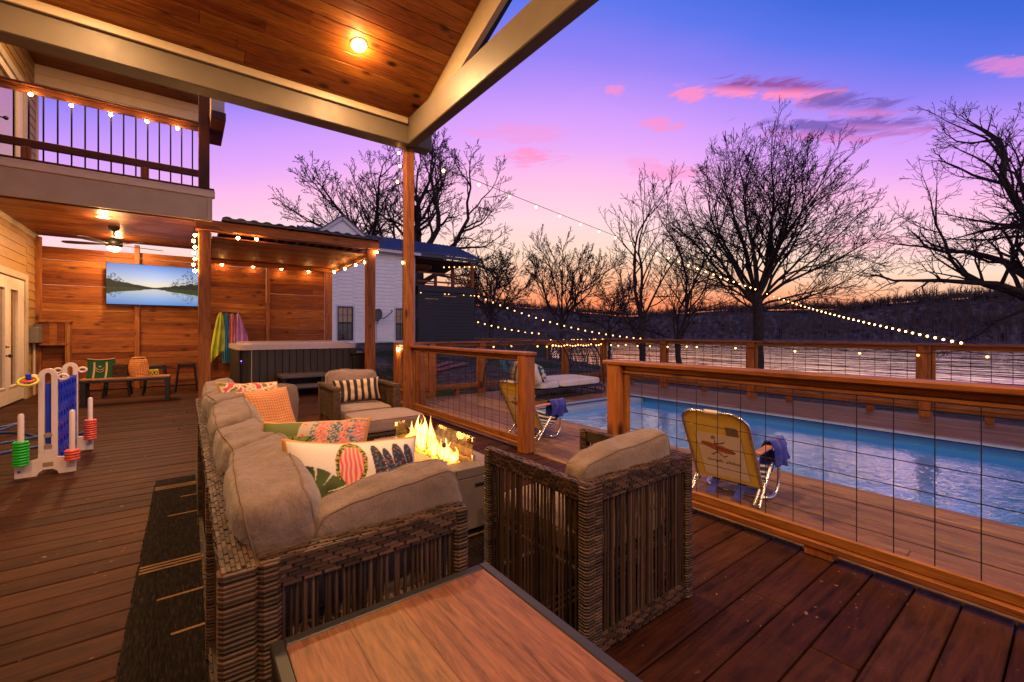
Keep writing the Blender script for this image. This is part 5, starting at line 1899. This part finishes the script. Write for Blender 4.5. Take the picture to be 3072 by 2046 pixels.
# ---------------------------------------------------------------- daybed with a wire dome
db = thing('daybed', 'low white-cushioned daybed with a wire dome at the pool corner', 'daybed', (6.1, 6.75, 0))
a = MB()
a.cushion((6.55, 6.75, .265), (1.22, .98, .15), None, 7, .06, 16, .005, 71); a.build('cushion', M['daybed_white'], db, 'all')
a = MB(); a.cushion((5.68, 6.75, .265), (.52, .98, .15), None, 7, .06, 14, .005, 72); a.build('cushion', M['daybed_white'], db, 'all')
a = MB(); a.cushion((5.34, 6.70, .50), (.16, .9, .52), roty(rad(-24)), 5, .25, 16, .012, 73, axis=0); a.build('back_cushion', M['daybed_white'], db, 'all')
a = MB()
for z in (.045, .175):
    a.tube(spl([(5.2, 6.24, z), (6.9, 6.24, z), (7.17, 6.35 + .0, z), (7.2, 6.75, z), (7.17, 7.15, z), (6.9, 7.26, z), (5.2, 7.26, z)], 6), .016, 8)
for x in (5.2, 5.6, 6.05, 6.5, 6.9):
    for y in (6.24, 7.26): a.tube([(x, y, .0), (x, y, .18)], .013, 6)
for i in range(22): a.tube([(5.25 + i * .088, 6.242, .05), (5.25 + i * .088, 6.242, .17)], .007, 5)
a.b2(5.2, 7.15, 6.26, 7.24, .165, .185, .004)
for y in (6.24, 7.26): a.tube(spl([(6.9, y, .17), (7.12, y, .16), (7.2, y, .08), (7.1, y, .01), (6.9, y, .0)], 6), .014, 6)
a.build('frame', M['dark_metal'], db, True)
a = MB()
def hoop(y, x0, x1, h, z0=.18): return [(x0 + (x1 - x0) * (1 - math.cos(t)) / 2, y, z0 + (h - z0) * math.sin(t) ** .8) for t in (PI * i / 28 for i in range(29))]
H0, H1 = hoop(6.26, 4.75, 7.2, 1.33), hoop(7.26, 4.75, 7.2, 1.33)
a.tube(H0, .017, 8); a.tube(H1, .017, 8)
for i in (2, 4, 6, 8, 20, 22, 24, 26, 12, 14, 16): a.tube([H0[i], H1[i]], .008, 6)
for q in range(1, 8):
    y = 6.26 + q * .125
    hp = hoop(y, 4.75, 7.2, 1.33)
    a.tube(hp[:9], .007, 5); a.tube(hp[20:], .007, 5)
a.build('wire_dome', M['dark_metal'], db, True)
def teal(u, v, sg):
    n1 = noise.noise(V((u * 5, v * 5, 9)))
    return (.02, .18, .22) if n1 > .1 else ((.62, .58, .56) if n1 > -.25 else (.02, .03, .05))
o = throw((5.52, 6.42, .50), .40, .34, .12, (1, -.4, .35), (-.35, 0, 1), M['print'], 'white pillow with teal blossoms on the daybed', teal, 9, 60)
for yy, zz, lb in ((6.95, .62, 'upper bright blue pillow inside the daybed dome'), (7.1, .46, 'lower bright blue pillow inside the daybed dome')):
    throw((5.15, yy, zz + .18), .34, .3, .12, (1, -.5, .4), (-.4, 0, 1), plain('azure_pillow' + lb[:5], (.02, .16, .55), .85), lb, None, 11, 20)
# ---------------------------------------------------------------- neighbour's house and yard
FV, RV = V((math.sin(rad(37)), math.cos(rad(37)), 0)), V((math.cos(rad(37)), -math.sin(rad(37)), 0))
nh = thing('neighbour_house', 'white lap-sided house with blue metal roof and raised dark porch', 'house', (7, 20, .6))
a = MB()
NY = 20.0
def lapx(mb, x0, x1, z0, z1, ex=.17, yy=NY):
    z = z0
    while z < z1:
        zt = min(z + ex, z1)
        mb.add([(x0, yy + .05, z), (x0, yy - .030, z), (x0, yy, zt), (x0, yy + .05, zt), (x1, yy + .05, z), (x1, yy - .030, z), (x1, yy, zt), (x1, yy + .05, zt)],
               [(3, 2, 1, 0), (4, 5, 6, 7), (2, 6, 5, 1), (1, 5, 4, 0), (7, 6, 2, 3)])
        z += ex
WX = [(5.375, 6.06, .92, 2.44), (8.06, 8.75, .90, 2.43)]
lapx(a, 4.5, WX[0][0], .66, 5.18); lapx(a, WX[0][1], WX[1][0], .66, 5.18); lapx(a, WX[1][1], 8.92, .66, 5.18)
for (x0, x1, z0, z1) in WX:
    lapx(a, x0, x1, .66, z0); lapx(a, x0, x1, z1, 5.18)
a.b2(4.5, 8.95, NY + .06, NY + 4.5, .6, 5.15)
a.build('siding', M['white_siding'], nh)
a = MB(); a.b2(8.92, 9.06, NY - .03, NY + .06, .6, 5.18); a.b2(4.5, 9.06, NY - .03, NY - .012, .60, .80); a.b2(4.4, 9.2, NY - .42, NY - .38, 5.02, 5.22); a.b2(4.4, 9.2, NY - .379, NY + .05, 5.19, 5.215)
a.build('trim', M['white_trim_cool'], nh)
a = MB(); a.b2(4.5, 9.03, NY - .005, NY + 4.4, -.8, .597); a.build('foundation', M['stone'], nh)
for (x0, x1, z0, z1) in WX:
    a = MB()
    a.b2(x0 - .07, x0, NY - .035, NY + .03, z0 - .05, z1 + .08); a.b2(x1, x1 + .07, NY - .035, NY + .03, z0 - .05, z1 + .08)
    a.b2(x0, x1, NY - .035, NY + .03, z1, z1 + .08); a.b2(x0, x1, NY - .035, NY + .03, z0 - .05, z0)
    wf = a.build('window', M['white_trim_cool'], nh)
    a = MB()
    zc = (z0 + z1) / 2 + .03
    for (q0, q1, r0, r1) in ((x0, x0 + .05, z0, z1), (x1 - .05, x1, z0, z1), (x0 + .05, x1 - .05, z0, z0 + .05), (x0 + .05, x1 - .05, z1 - .05, z1), (x0 + .05, x1 - .05, zc - .04, zc + .04)):
        a.b2(q0, q1, NY - .01, NY + .02, r0, r1, .003)
    for (r0, r1) in ((z0 + .05, zc - .04), (zc + .04, z1 - .05)):
        for k in (1, 2): a.b2(x0 + .05 + (x1 - x0 - .1) * k / 3 - .008, x0 + .05 + (x1 - x0 - .1) * k / 3 + .008, NY - .004, NY + .012, r0, r1, .001)
        a.b2(x0 + .05, x1 - .05, NY - .003, NY + .011, (r0 + r1) / 2 - .008, (r0 + r1) / 2 + .008, .001)
    a.build('sash', M['dark_metal'], wf)
    a = MB(); a.b2(x0 + .05, x1 - .05, NY + .021, NY + .03, z0 + .05, zc - .04, .001); a.build('pane', M['dark_pane'], wf)
    a = MB(); a.b2(x0 + .05, x1 - .05, NY + .021, NY + .03, zc + .04, z1 - .05, .001); a.build('pane', M['blind_pane'], wf)
a = MB()
RX0, RX1 = 4.2, 12.62
yr0, yr1, zr0, zr1 = NY - .45, NY + 2.35, 5.21, 6.32
x = RX0
prof = []
k = 0
while x < RX1:
    prof.append((x, .03 if k % 4 == 0 else 0)); x += .06; k += 1
n = len(prof)
vs = []
for (yy, zz) in ((yr0, zr0), (yr1, zr1), (NY + 5.1, zr0)):
    vs += [(x, yy, zz + dz) for x, dz in prof]
for (yy, zz) in ((yr0, zr0), (yr1, zr1), (NY + 5.1, zr0)):
    vs += [(x, yy, zz - .05) for x, dz in prof]
fs = []
for r in range(2):
    for i in range(n - 1):
        fs += [(r * n + i, r * n + i + 1, (r + 1) * n + i + 1, (r + 1) * n + i), ((3 + r) * n + i + 1, (3 + r) * n + i, (4 + r) * n + i, (4 + r) * n + i + 1)]
fs += [(i + 1, i, 3 * n + i, 3 * n + i + 1) for i in range(n - 1)]
fs += [(r * n + n - 1, 3 * n + r * n + n - 1, 3 * n + (r + 1) * n + n - 1, (r + 1) * n + n - 1) for r in range(2)]
a.add(vs, fs)
a.b2(9.21, RX1, yr0 + .03, yr0 + .07, 5.0, 5.155, .004)
a.build('roof', M['metal_roof'], nh)
a = MB()
fn = lambda u, v, dd: V((u, dd, v))
a.prism([(4.62, 5.22), (6.36, 5.22), (6.36, 5.55), (5.47, 6.22), (4.62, 5.55)], NY - .40, NY + 2.0, fn)
g1 = a.build('gable', M['white_siding'], nh)
a = MB()
for (p, q) in (((4.42, 5.47), (5.47, 6.28)), ((6.54, 5.47), (5.47, 6.28))):
    a.beam((p[0], NY - .48, p[1]), (q[0], NY - .48, q[1]), .06, .13, .004)
a.build('trim', M['white_trim_cool'], g1)
a = MB()
a.prism([(4.30, 5.44), (5.47, 6.36), (6.66, 5.44), (6.66, 5.50), (5.47, 6.42), (4.30, 5.50)], NY - .55, NY + 2.2, fn)
a.build('roof', M['metal_roof'], g1)
# raised porch at its right end
a = MB()
for i in range(15):
    z = .75 + i * .17
    a.b2(9.1, 12.3, NY - .32, NY - .29, z, z + .16, .004)
a.b2(9.1, 12.34, NY - .34, NY - .27, 3.32, 3.58, .006)
a.b2(12.30, 12.335, NY - .28, NY + 4.2, .7, 3.3, .004)
a.build('porch_skirt', M['dark_louver'], nh)
a = MB(); a.b2(9.1, 12.34, NY - .30, NY + 4.3, 3.581, 3.64, .004); a.b2(9.1, 12.4, NY - .3, NY + 4.3, 4.93, 4.98, .004)
a.build('porch_floor', M['darkrailx'], nh)
for yy in (NY - .25, NY + 1.87, NY + 4.0):
    a = MB(); a.b2(12.14, 12.30, yy - .07, yy + .07, 3.641, 4.93, .006); a.build('porch_post', M['post'], nh)
for yy in (NY - .25, NY + 4.05):
    for z0, z1 in ((3.78, 3.86), (4.22, 4.28)):
        a = MB(); a.b2(9.1, 12.13, yy - .04, yy + .04, z0, z1, .004); a.build('porch_rail', M['railx'], nh)
a = MB()
a.lathe([(.9, 0), (.85, -.12), (.6, -.24), (.001, -.3)], (10.1, NY + 2.2, 4.92), 24)
a.build('porch_lampshade', M['bench'], nh, True)
sd = thing('satellite_dish', 'grey satellite dish on a bent arm on the white house wall', 'satellite dish', (7.14, 19.97, 1.75))
a = MB()
q = V((-.75, -.62, .22)).to_track_quat('Z', 'Y').to_matrix()
a.lathe([(.001, 0), (.12, .012), (.22, .045), (.285, .09), (.29, .095), (.22, .055), (.001, .012)], (7.10, 19.62, 2.06), 26, 0, q @ Matrix.Diagonal((.85, 1.05, 1)))
a.build('dish', M['grey_plastic'], sd, True)
a = MB(); a.tube(spl([(7.14, 19.97, 1.70), (7.14, 19.85, 1.78), (7.18, 19.70, 1.98)], 5), .025, 8); a.tube(spl([(7.18, 19.68, 1.98), (7.35, 19.6, 1.94), (7.62, 19.5, 2.18), (7.70, 19.48, 2.27), (7.62, 19.47, 2.30)], 6), .02, 8); a.build('arm', M['dark_metal'], sd, True)
a = MB(); a.tube([(7.13, 19.965, 1.72), (7.13, 19.965, .86), (7.9, 19.965, .83)], .008, 6); a.build('cable', M['cable'], sd, True)

bt = thing('storage_tote', 'teal lidded tote lying in the leaves beyond the yard railing', 'storage box', (5.6, 12.6, gz(5.6, 12.6)))
zb = gz(5.6, 12.6)
a = MB(); a.b2(5.3, 6.2, 12.4, 12.9, zb, zb + .26, .04); a.build('tub', plain('teal_plastic', (.012, .11, .09), .4), bt)
a = MB(); a.b2(5.27, 6.23, 12.37, 12.93, zb + .261, zb + .30, .015); a.build('lid', plain('teal_lid_plastic', (.02, .16, .13), .4), bt)
a = MB()
zb = gz(6.4, 11.9)
a.beam((5.9, 11.5, gz(5.9, 11.5) + .06), (7.3, 12.2, gz(7.3, 12.2) + .10), .22, .04); a.beam((5.9, 11.8, gz(5.9, 11.8) + .10), (6.9, 12.5, gz(6.9, 12.5) + .12), .18, .04)
tag(a.build('plank_pile', plain('faded_red_board', (.32, .10, .09), .8)), 'faded red boards lying beside the teal tote in the yard', 'planks')
for (xx, yy, lb) in ((4.55, 14.6, 'larger pale yellow rock in the gravel below the white house'), (4.30, 14.3, 'smaller pale yellow rock in the gravel below the white house')):
    a = MB(); zb = gz(xx, yy)
    a.cushion((xx, yy, zb + .06), (.34 if yy > 14.5 else .22, .2, .14), rotz(.4), 3, .1, 8, .03, int(xx * 9)); tag(a.build('rock', plain('pale_rock' + lb[:3], (.55, .42, .16), .8)), lb, 'rock', 'rocks in the gravel')
lf = thing('yard_fence', 'low lit fence rail with black backing beyond the yard railing', 'fence', (13.4, 21, .2))
a = MB(); zb = gz(14, 21.5)
a.beam((12.6, 21.2, zb + .98), (17.2, 19.0, zb + .86), .16, .09); a.build('top_rail', M['railx'], lf)
for t in (.05, .45, .95):
    a = MB(); px, py = 12.6 + 4.6 * t, 21.2 - 2.2 * t; a.b2(px - .06, px + .06, py - .06, py + .06, -.9, zb + .93 - .12 * t); a.build('post', M['post'], lf)
a = MB(); a.beam((12.6, 21.23, zb + .40), (17.2, 19.03, zb + .30), .03, .9); a.build('backing_panel', M['dark_louver'], lf)
br_ = MB()
rr = random.Random(12)
for i in range(360):
    dpt = rr.uniform(27, 62)
    u = rr.uniform(1085, 1420) if i < 250 else rr.uniform(700, 1700)
    aa = (u * 1.305 - 1536) / 1300
    p = (FV + RV * aa) * dpt
    if shore(p.x, p.y) < .5: continue
    if p.x < 13 and p.y < 26: continue
    z0 = gz(p.x, p.y)
    hh = rr.uniform(1.6, 5.2) * (dpt / 45)
    d0 = V((rr.uniform(-.3, .3), rr.uniform(-.3, .3), 1))
    P0 = V((p.x, p.y, z0 - .1))
    pts = [P0, P0 + d0 * hh * .5 + V((rr.uniform(-.2, .2), rr.uniform(-.2, .2), 0)), P0 + d0 * hh + V((rr.uniform(-.7, .7), rr.uniform(-.7, .7), 0))]
    br_.tube(pts, [.035, .025, .008], 3, cap=False)
    for k in range(7):
        s0 = rr.uniform(.25, .9)
        st = P0 + (pts[2] - P0) * s0
        e = V((rr.uniform(-1, 1), rr.uniform(-1, 1), rr.uniform(.1, 1))).normalized() * hh * rr.uniform(.15, .4)
        br_.tube([st, st + e * .5 + V((0, 0, .1)), st + e], [.016, .013, .007], 3, cap=False)
tag(br_.build('brushwood', M['brush']), 'tangle of pale leafless brushwood on the left bank below the hillside', 'brushwood', kind='stuff')
rd = MB()
for i in range(2600):
    y_ = rr.uniform(-10, 20)
    x_ = rr.uniform(19.5, 25.2) if i % 3 else rr.uniform(11, 19.5)
    if shore(x_, y_) < .1: continue
    z0 = gz(x_, y_)
    hh = rr.uniform(.15, .55) if x_ > 19 else rr.uniform(.06, .22)
    e = V((rr.uniform(-.5, .5), rr.uniform(-.5, .5), 1)) * hh
    P0 = V((x_, y_, z0 - .02))
    rd.tube([P0, P0 + e * .6, P0 + e + V((rr.uniform(-.15, .15), rr.uniform(-.15, .15), -.05))], [.014, .010, .003], 3, cap=False)
tag(rd.build('dry_grass', M['brush']), 'dry winter grass and reeds along the near river bank', 'grass', kind='stuff')

# ---------------------------------------------------------------- bare trees
def tree(label, uD, dpt, trunk_top, r0, limbs, seed, group='bare trees by the river', rmin=None, kids=(7, 4, 4, 2), wob=.22, upb=.05, name='bare_tree', base=None, mist=0):
    rr = random.Random(seed)
    aa = (uD * 1.305 - 1536) / 1300
    p = (FV + RV * aa) * dpt
    zb = gz(p.x, p.y) - .1
    t = thing(name, label, 'tree', (p.x, p.y, zb), group)
    rmin = rmin or dpt * .00058
    tk, cr_ = MB(), MB()
    base = V((p.x, p.y, zb))
    fork = V((p.x, p.y, trunk_top)) + RV * rr.uniform(-.1, .1)
    n = 7
    pts = [base + (fork - base) * (i / n) + V((rr.uniform(-.04, .04), rr.uniform(-.04, .04), 0)) * (i > 0) for i in range(n + 1)]
    tk.tube(pts, [r0 * 1.5] + [r0 * (1.12 - .2 * i / n) for i in range(1, n + 1)], 10)
    def grow(p, d, L, r, lvl):
        n = max(2, min(7, int(L / (.45 if lvl < 3 else .35))))
        pts, rs = [p], [r]
        d = d.normalized()
        dirs = []
        for i in range(n):
            d = (d + V((rr.gauss(0, wob), rr.gauss(0, wob), rr.gauss(0, wob * .8) + upb))).normalized()
            p = p + d * (L / n)
            pts.append(p)
            rs.append(max(rmin * (.8 if lvl > 2 else 1), r * (1 - .72 * (i + 1) / n)))
            dirs.append(d.copy())
        (tk if lvl < 2 else cr_).tube(pts, rs, (8, 7, 5, 3, 3, 3)[lvl], cap=False)
        if lvl - 1 >= len(kids) or L < .28: return
        k = kids[lvl - 1]
        k = max(1, int(k * rr.uniform(.75, 1.25)))
        for i in range(k):
            s = .22 + .76 * (i + rr.random() * .8) / k
            j = min(n - 1, int(s * n))
            f = s * n - j
            q = pts[j] + (pts[j + 1] - pts[j]) * min(1, f)
            dd_ = dirs[j]
            ax = dd_.cross(V((rr.uniform(-1, 1), rr.uniform(-1, 1), rr.uniform(-1, 1))))
            if ax.length < .05: continue
            nd = Matrix.Rotation(rad(rr.uniform(24, 58)), 3, ax.normalized()) @ dd_
            grow(q, nd, L * rr.uniform(.38, .62) * (1.08 - .45 * s), max(rmin * .7, rs[j] * .58), lvl + 1)
        for q_ in range(2):
            grow(pts[-1], dirs[-1] + V((rr.uniform(-.4, .4), rr.uniform(-.4, .4), rr.uniform(-.2, .4))), L * rr.uniform(.25, .4), rs[-1], lvl + 1)
    for (lr, lu, la, lh, rr_) in limbs:
        d = RV * lr + V((0, 0, lu)) + FV * la
        st = base + (fork - base) * lh
        grow(st, d, d.length, r0 * rr_ * .9, 1)
    tk.build('trunk', M['bark'], t, 'all')
    cr_.build('crown', M['twig'], t)
    return t
def fan(n, w, h, seed, low=.15):
    rr = random.Random(seed)
    out = []
    for i in range(n):
        th = -1 + 2 * (i + .5) / n
        out.append((w * th, h * (low + (1 - low) * math.cos(th * 1.25)) * rr.uniform(.85, 1.1), rr.uniform(-.4, .4) * w, rr.uniform(.75, 1), rr.uniform(.45, .62)))
    return out
big0 = [(-2.6, 4.7, 1, .95, .55), (-1.2, 6.2, -1.2, 1, .6), (.1, 6.6, .6, 1, .7), (1.7, 6.2, -1, 1, .6), (3.5, 5.2, 1.2, 1, .58), (5.0, 3.9, -.6, .97, .5), (4.3, 1.9, 1, .93, .36), (5.0, .9, -1, .88, .3),
       (-2.9, 2.5, -1.2, .93, .36), (-2.3, 1.1, .8, .85, .26), (.8, 4.5, 2.8, .96, .45), (-.6, 4.5, -2.6, .96, .45), (2.8, 3.3, -2, .95, .4)]
big = []
rb = random.Random(5)
for i in range(13):
    th = -1.08 + 2.20 * (i + .5) / 13
    L_ = 5.6 if abs(th) < .6 else 5.3
    if th > .4: L_ += .7
    big.append((math.sin(th) * L_ * .86, math.cos(th) * L_ + .2, rb.uniform(-1.6, 1.6), (1.0, .93, .97)[i % 3] - .10 * abs(th), .36 + .12 * rb.random()))
big += [(-3.3, 1.7, 1, .86, .30), (-3.0, .9, -1.2, .80, .26), (3.9, 1.6, .9, .84, .32), (4.4, .8, -1, .8, .28), (3.4, 2.6, -1.6, .9, .3)]
for i in range(4):
    big.append((rb.uniform(-2.5, 2.5), rb.uniform(3.2, 4.6), rb.choice((-2.6, 2.4)), .98, .4))
tree('largest bare tree by the river, broad fan of branches above the far railing', 1742, 22, 3.3, .25, big, 11, wob=.10, upb=.03, kids=(9, 4, 4, 2), rmin=.0105)
tree('bare tree with a bent trunk in the middle group, nearest the daybed', 1478, 24, 2.0, .17, [(-2.3, 3.6, .5, .55, .5), (-1.0, 5.3, -.6, .95, .7), (.4, 5.6, .6, 1, .75), (1.5, 4.3, -.5, .9, .5), (-1.6, 2.3, -1, .4, .4), (1.0, 3.4, 1.5, .8, .4)], 21, kids=(6, 4, 3), wob=.18)
tree('bare tree with several slender trunks left of the largest tree', 1562, 23, .6, .15, [(-.9, 5.6, .5, .8, .6), (-.1, 6.6, -.5, .9, .7), (.5, 6.2, .8, 1, .7), (1.2, 4.4, -.4, .9, .5), (-1.4, 3.4, -1, .7, .4)], 31, kids=(8, 4, 3), wob=.14)
tree('small round-crowned bare tree standing alone before the hillside', 1292, 36, 2.6, .19, fan(8, 3.6, 5.4, 5), 41, kids=(8, 5, 4), wob=.14, upb=.08)
tree('big bare tree behind the white house, right of the porch post', 962, 33, 6.4, .50, [(6.2, 5.0, 1, .95, .55), (3.8, 6.5, -1, 1, .6), (1.2, 8.4, .8, 1, .6), (-2.2, 8.3, -.8, .97, .6), (-5.0, 5.6, 1, .9, .5), (5.6, 2.0, -1.5, .75, .5), (6.5, .8, 1, .62, .42), (-4.0, 3.4, -1.2, .8, .4), (1, 5, 3, .95, .4)], 51, wob=.24, upb=.05, kids=(8, 5, 4, 2))
tree('bare tree behind the white house, left of its gable', 838, 32, 5.6, .36, [(-2.3, 5.4, .6, .95, .55), (-1.2, 6.6, -.8, 1, .6), (.4, 7.2, .5, 1, .6), (2.4, 4.4, -.6, .9, .5), (-2.8, 2.6, 1, .85, .45), (2.6, 2.0, 1, .75, .4)], 61, wob=.22, kids=(8, 5, 4, 2))
tree('slim bare tree rising just above the shelter roof', 712, 40, 6.2, .16, fan(5, 2.2, 3.2, 8), 71, kids=(7, 5, 3))
tree('bushy bare tree beyond the white house porch corner', 1128, 44, 3.6, .20, fan(9, 4.0, 5.8, 9), 81, kids=(9, 6, 4), wob=.2)
tree('low bare tree between the round crown and the bent trunk', 1400, 40, 1.6, .14, fan(6, 3.4, 4.6, 14), 86, kids=(8, 5, 4))
tree('huge dark bare tree at the right edge reaching over the river', 2440, 14, 2.7, .36, [(-2.6, 2.9, .6, 1, .5), (-1.2, 5.2, -.6, 1, .5), (-.3, 5.6, .5, 1, .55), (-3.8, 1.8, -.8, .95, .42), (-4.4, 1.5, .8, .86, .42), (-4.6, 1.7, -.5, .76, .36), (-2.9, 3.9, -1, 1, .4), (.8, 4.6, -1, 1, .5), (-4.0, 1.9, 1.5, .80, .34)], 91, wob=.24, upb=.04, kids=(7, 4, 4, 2))

# ---------------------------------------------------------------- string lights
BM = {}
def bulb_mesh(r, mat):
    key = (r, mat)
    if key not in BM:
        m = MB()
        m.lathe([(.001, -2.1 * r), (.55 * r, -1.9 * r), (.95 * r, -1.35 * r), (1.0 * r, -1.0 * r), (.85 * r, -.5 * r), (.45 * r, -.1 * r)], (0, 0, 0), 10, 0)
        m.lathe([(.45 * r, -.12 * r), (.48 * r, .25 * r), (.48 * r, .9 * r), (.2 * r, 1.0 * r)], (0, 0, 0), 8, 1)
        o = m.build('bulb', [M[mat], M['cable']], None, 'all')
        BM[key] = o.data
        bpy.data.objects.remove(o)
    return BM[key]
NB = [0]
def string(label, pts, bulbs, r=.022, mat='bulb', group='outdoor string lights', cab=.006):
    t = thing('string_light', label, 'string light', pts[0], group)
    a = MB(); a.tube(pts, cab, 5); a.build('cable', M['cable'], t, 'all')
    me = bulb_mesh(r, mat)
    for b in bulbs:
        o = link(bpy.data.objects.new('bulb', me))
        o.parent = t
        o.location = V(b) - V(pts[0]) + V((0, 0, -r))
    NB[0] += len(bulbs)
    return t
def sag(p, q, s, n=40):
    p, q = V(p), V(q)
    return [p + (q - p) * (i / n) - V((0, 0, 4 * s * (i / n) * (1 - i / n))) for i in range(n + 1)]
def along(pts, n, a=0.0, b=1.0, pw=1.0):
    out = []
    for i in range(n):
        t = a + (b - a) * ((i + .5) / n) ** pw
        k = min(len(pts) - 2, int(t * (len(pts) - 1)))
        f = t * (len(pts) - 1) - k
        out.append(pts[k] + (pts[k + 1] - pts[k]) * f)
    return out
def at(uD, dpt, z): 
    p = (FV + RV * ((uD * 1.305 - 1536) / 1300)) * dpt
    return V((p.x, p.y, z))
T5 = at(1742, 21.7, 3.45)
p_ = sag((3.20, 6.72, 4.20), T5, .06)
string('string light from the porch corner out to the largest tree', p_, along(p_, 24), .026)
p_ = sag(T5, (9.06, .95, 1.13), .16)
string('string light from the largest tree down to the far railing', p_, along(p_, 36, .02, .985, .5), .017, 'bulb')
T3 = at(1480, 23.8, 1.0)
p_ = sag((12.3, 19.6, 3.35), T3, .42)
string('upper string light from the white house porch to the bent tree', p_, along(p_, 24), .036, 'bulb_far')
p_ = sag((12.35, 19.7, 1.95), at(1262, 23, 1.25), .12)
string('lower string light beside the dark porch skirt', p_, along(p_, 11), .036, 'bulb_far')
rr = random.Random(77)
p_ = [V((3.25 + 5.8 * i / 60, 7.80, 1.02 - .035 * abs(math.sin(i * .7)))) for i in range(61)]
string('string light hung along the yard railing by the daybed', p_, [p_[int(k)] for k in [3, 12, 22, 27, 32, 35, 38] + [40 + i * .95 for i in range(20)]], .018, 'bulb_far')
p_ = [V((8.97, 7.8 - 9.6 * i / 80, 1.03 - .05 * abs(math.sin(i * .45)))) for i in range(81)]
string('sparse string light hung under the far railing cap', p_, [p_[k] for k in (2, 4, 6, 9, 12, 16, 20, 22, 29, 38, 46, 52, 58)], .018, 'bulb_far')
p_ = [V((9.5 - 2.3 + 2.25 * i / 30, 7.99, 1.13)) for i in range(31)]
string('string light coiled on the railing corner behind the daybed', p_, [p_[k] + V((0, rr.uniform(-.1, .1), 0)) for k in range(1, 30, 2)], .016, 'bulb_far')
p_ = [V((.3, 13.04, 3.07)), V((.728, 13.05, 3.05)), V((1.406, 13.05, 3.06)), V((2.063, 13.05, 3.06)), V((2.735, 13.05, 3.04)), V((3.30, 13.0, 3.05)), V((3.33, 12.7, 3.05)), V((3.33, 11.7, 3.02)), V((3.33, 10.78, 3.0)), V((3.33, 10.1, 2.98))]
string('string light around the inside of the hot tub shelter', p_, p_[1:5] + p_[6:], .030, 'bulb_near')
p_ = [V((.38, 9.86, 3.26)), V((.81, 9.86, 3.17)), V((1.12, 9.87, 3.19)), V((2.2, 9.87, 3.21)), V((3.52, 9.86, 3.20))]
string('string light along the front beam of the shelter', p_, [p_[1], p_[2], p_[4]], .028, 'bulb_near')
p_ = [V((.13, 9.92, 3.25 - .11 * i + 0)) for i in range(8)]
string('cluster of bulbs hanging down the left shelter post', p_, [q + V((.0 + .012 * (-1) ** i, -.02, 0)) for i, q in enumerate(p_[1:])], .026, 'bulb_near')
p_ = [V((-2.4, 9.77, 5.06)), V((-1.456, 9.77, 4.97)), V((-.993, 9.77, 4.96)), V((-.532, 9.77, 4.985)), V((-.114, 9.77, 4.985)), V((.19, 9.77, 5.05))]
string('string light hanging beneath the balcony top rail', p_, [V((-1.9, 9.77, 5.0))] + p_[1:5], .024, 'bulb_balcony')
p_ = [V((2.76, 6.70, 4.24)), V((2.74, 6.62, 4.0)), V((2.70, 6.62, 3.74)), V((2.78, 6.68, 3.3)), V((2.79, 6.62, 2.46)), V((2.79, 6.62, 2.0)), V((2.80, 6.65, 1.2))]
string('string light trailing down the slim porch post', p_, [p_[0], p_[1], p_[2], p_[4]], .022)
p_ = [V((9.2, 19.5, 4.75)), V((10.6, 19.5, 4.62)), V((12.25, 19.5, 4.82))]
string('string light under the white house porch roof', p_, [V((10.4 + .3 * i, 19.5, 4.62 + .03 * i)) for i in range(7)], .03, 'bulb_far')
p_ = [V((9.15, 19.64, 3.3)), V((10.7, 19.64, 3.28)), V((12.3, 19.64, 3.3))]
string('row of tiny lights below the white house porch floor', p_, [V((9.2 + .22 * k, 19.62, 3.27)) for k in (0, 6, 7, 11, 13, 14)], .022, 'bulb_far')
p_ = [V((3.15, 7.8, 1.09)), V((3.19, 7.78, 1.04)), V((3.4, 7.8, 1.02))]
string('single bright bulb on the yard railing end post', p_, [p_[1]], .03, 'bulb_near')
print('bulbs', NB[0])
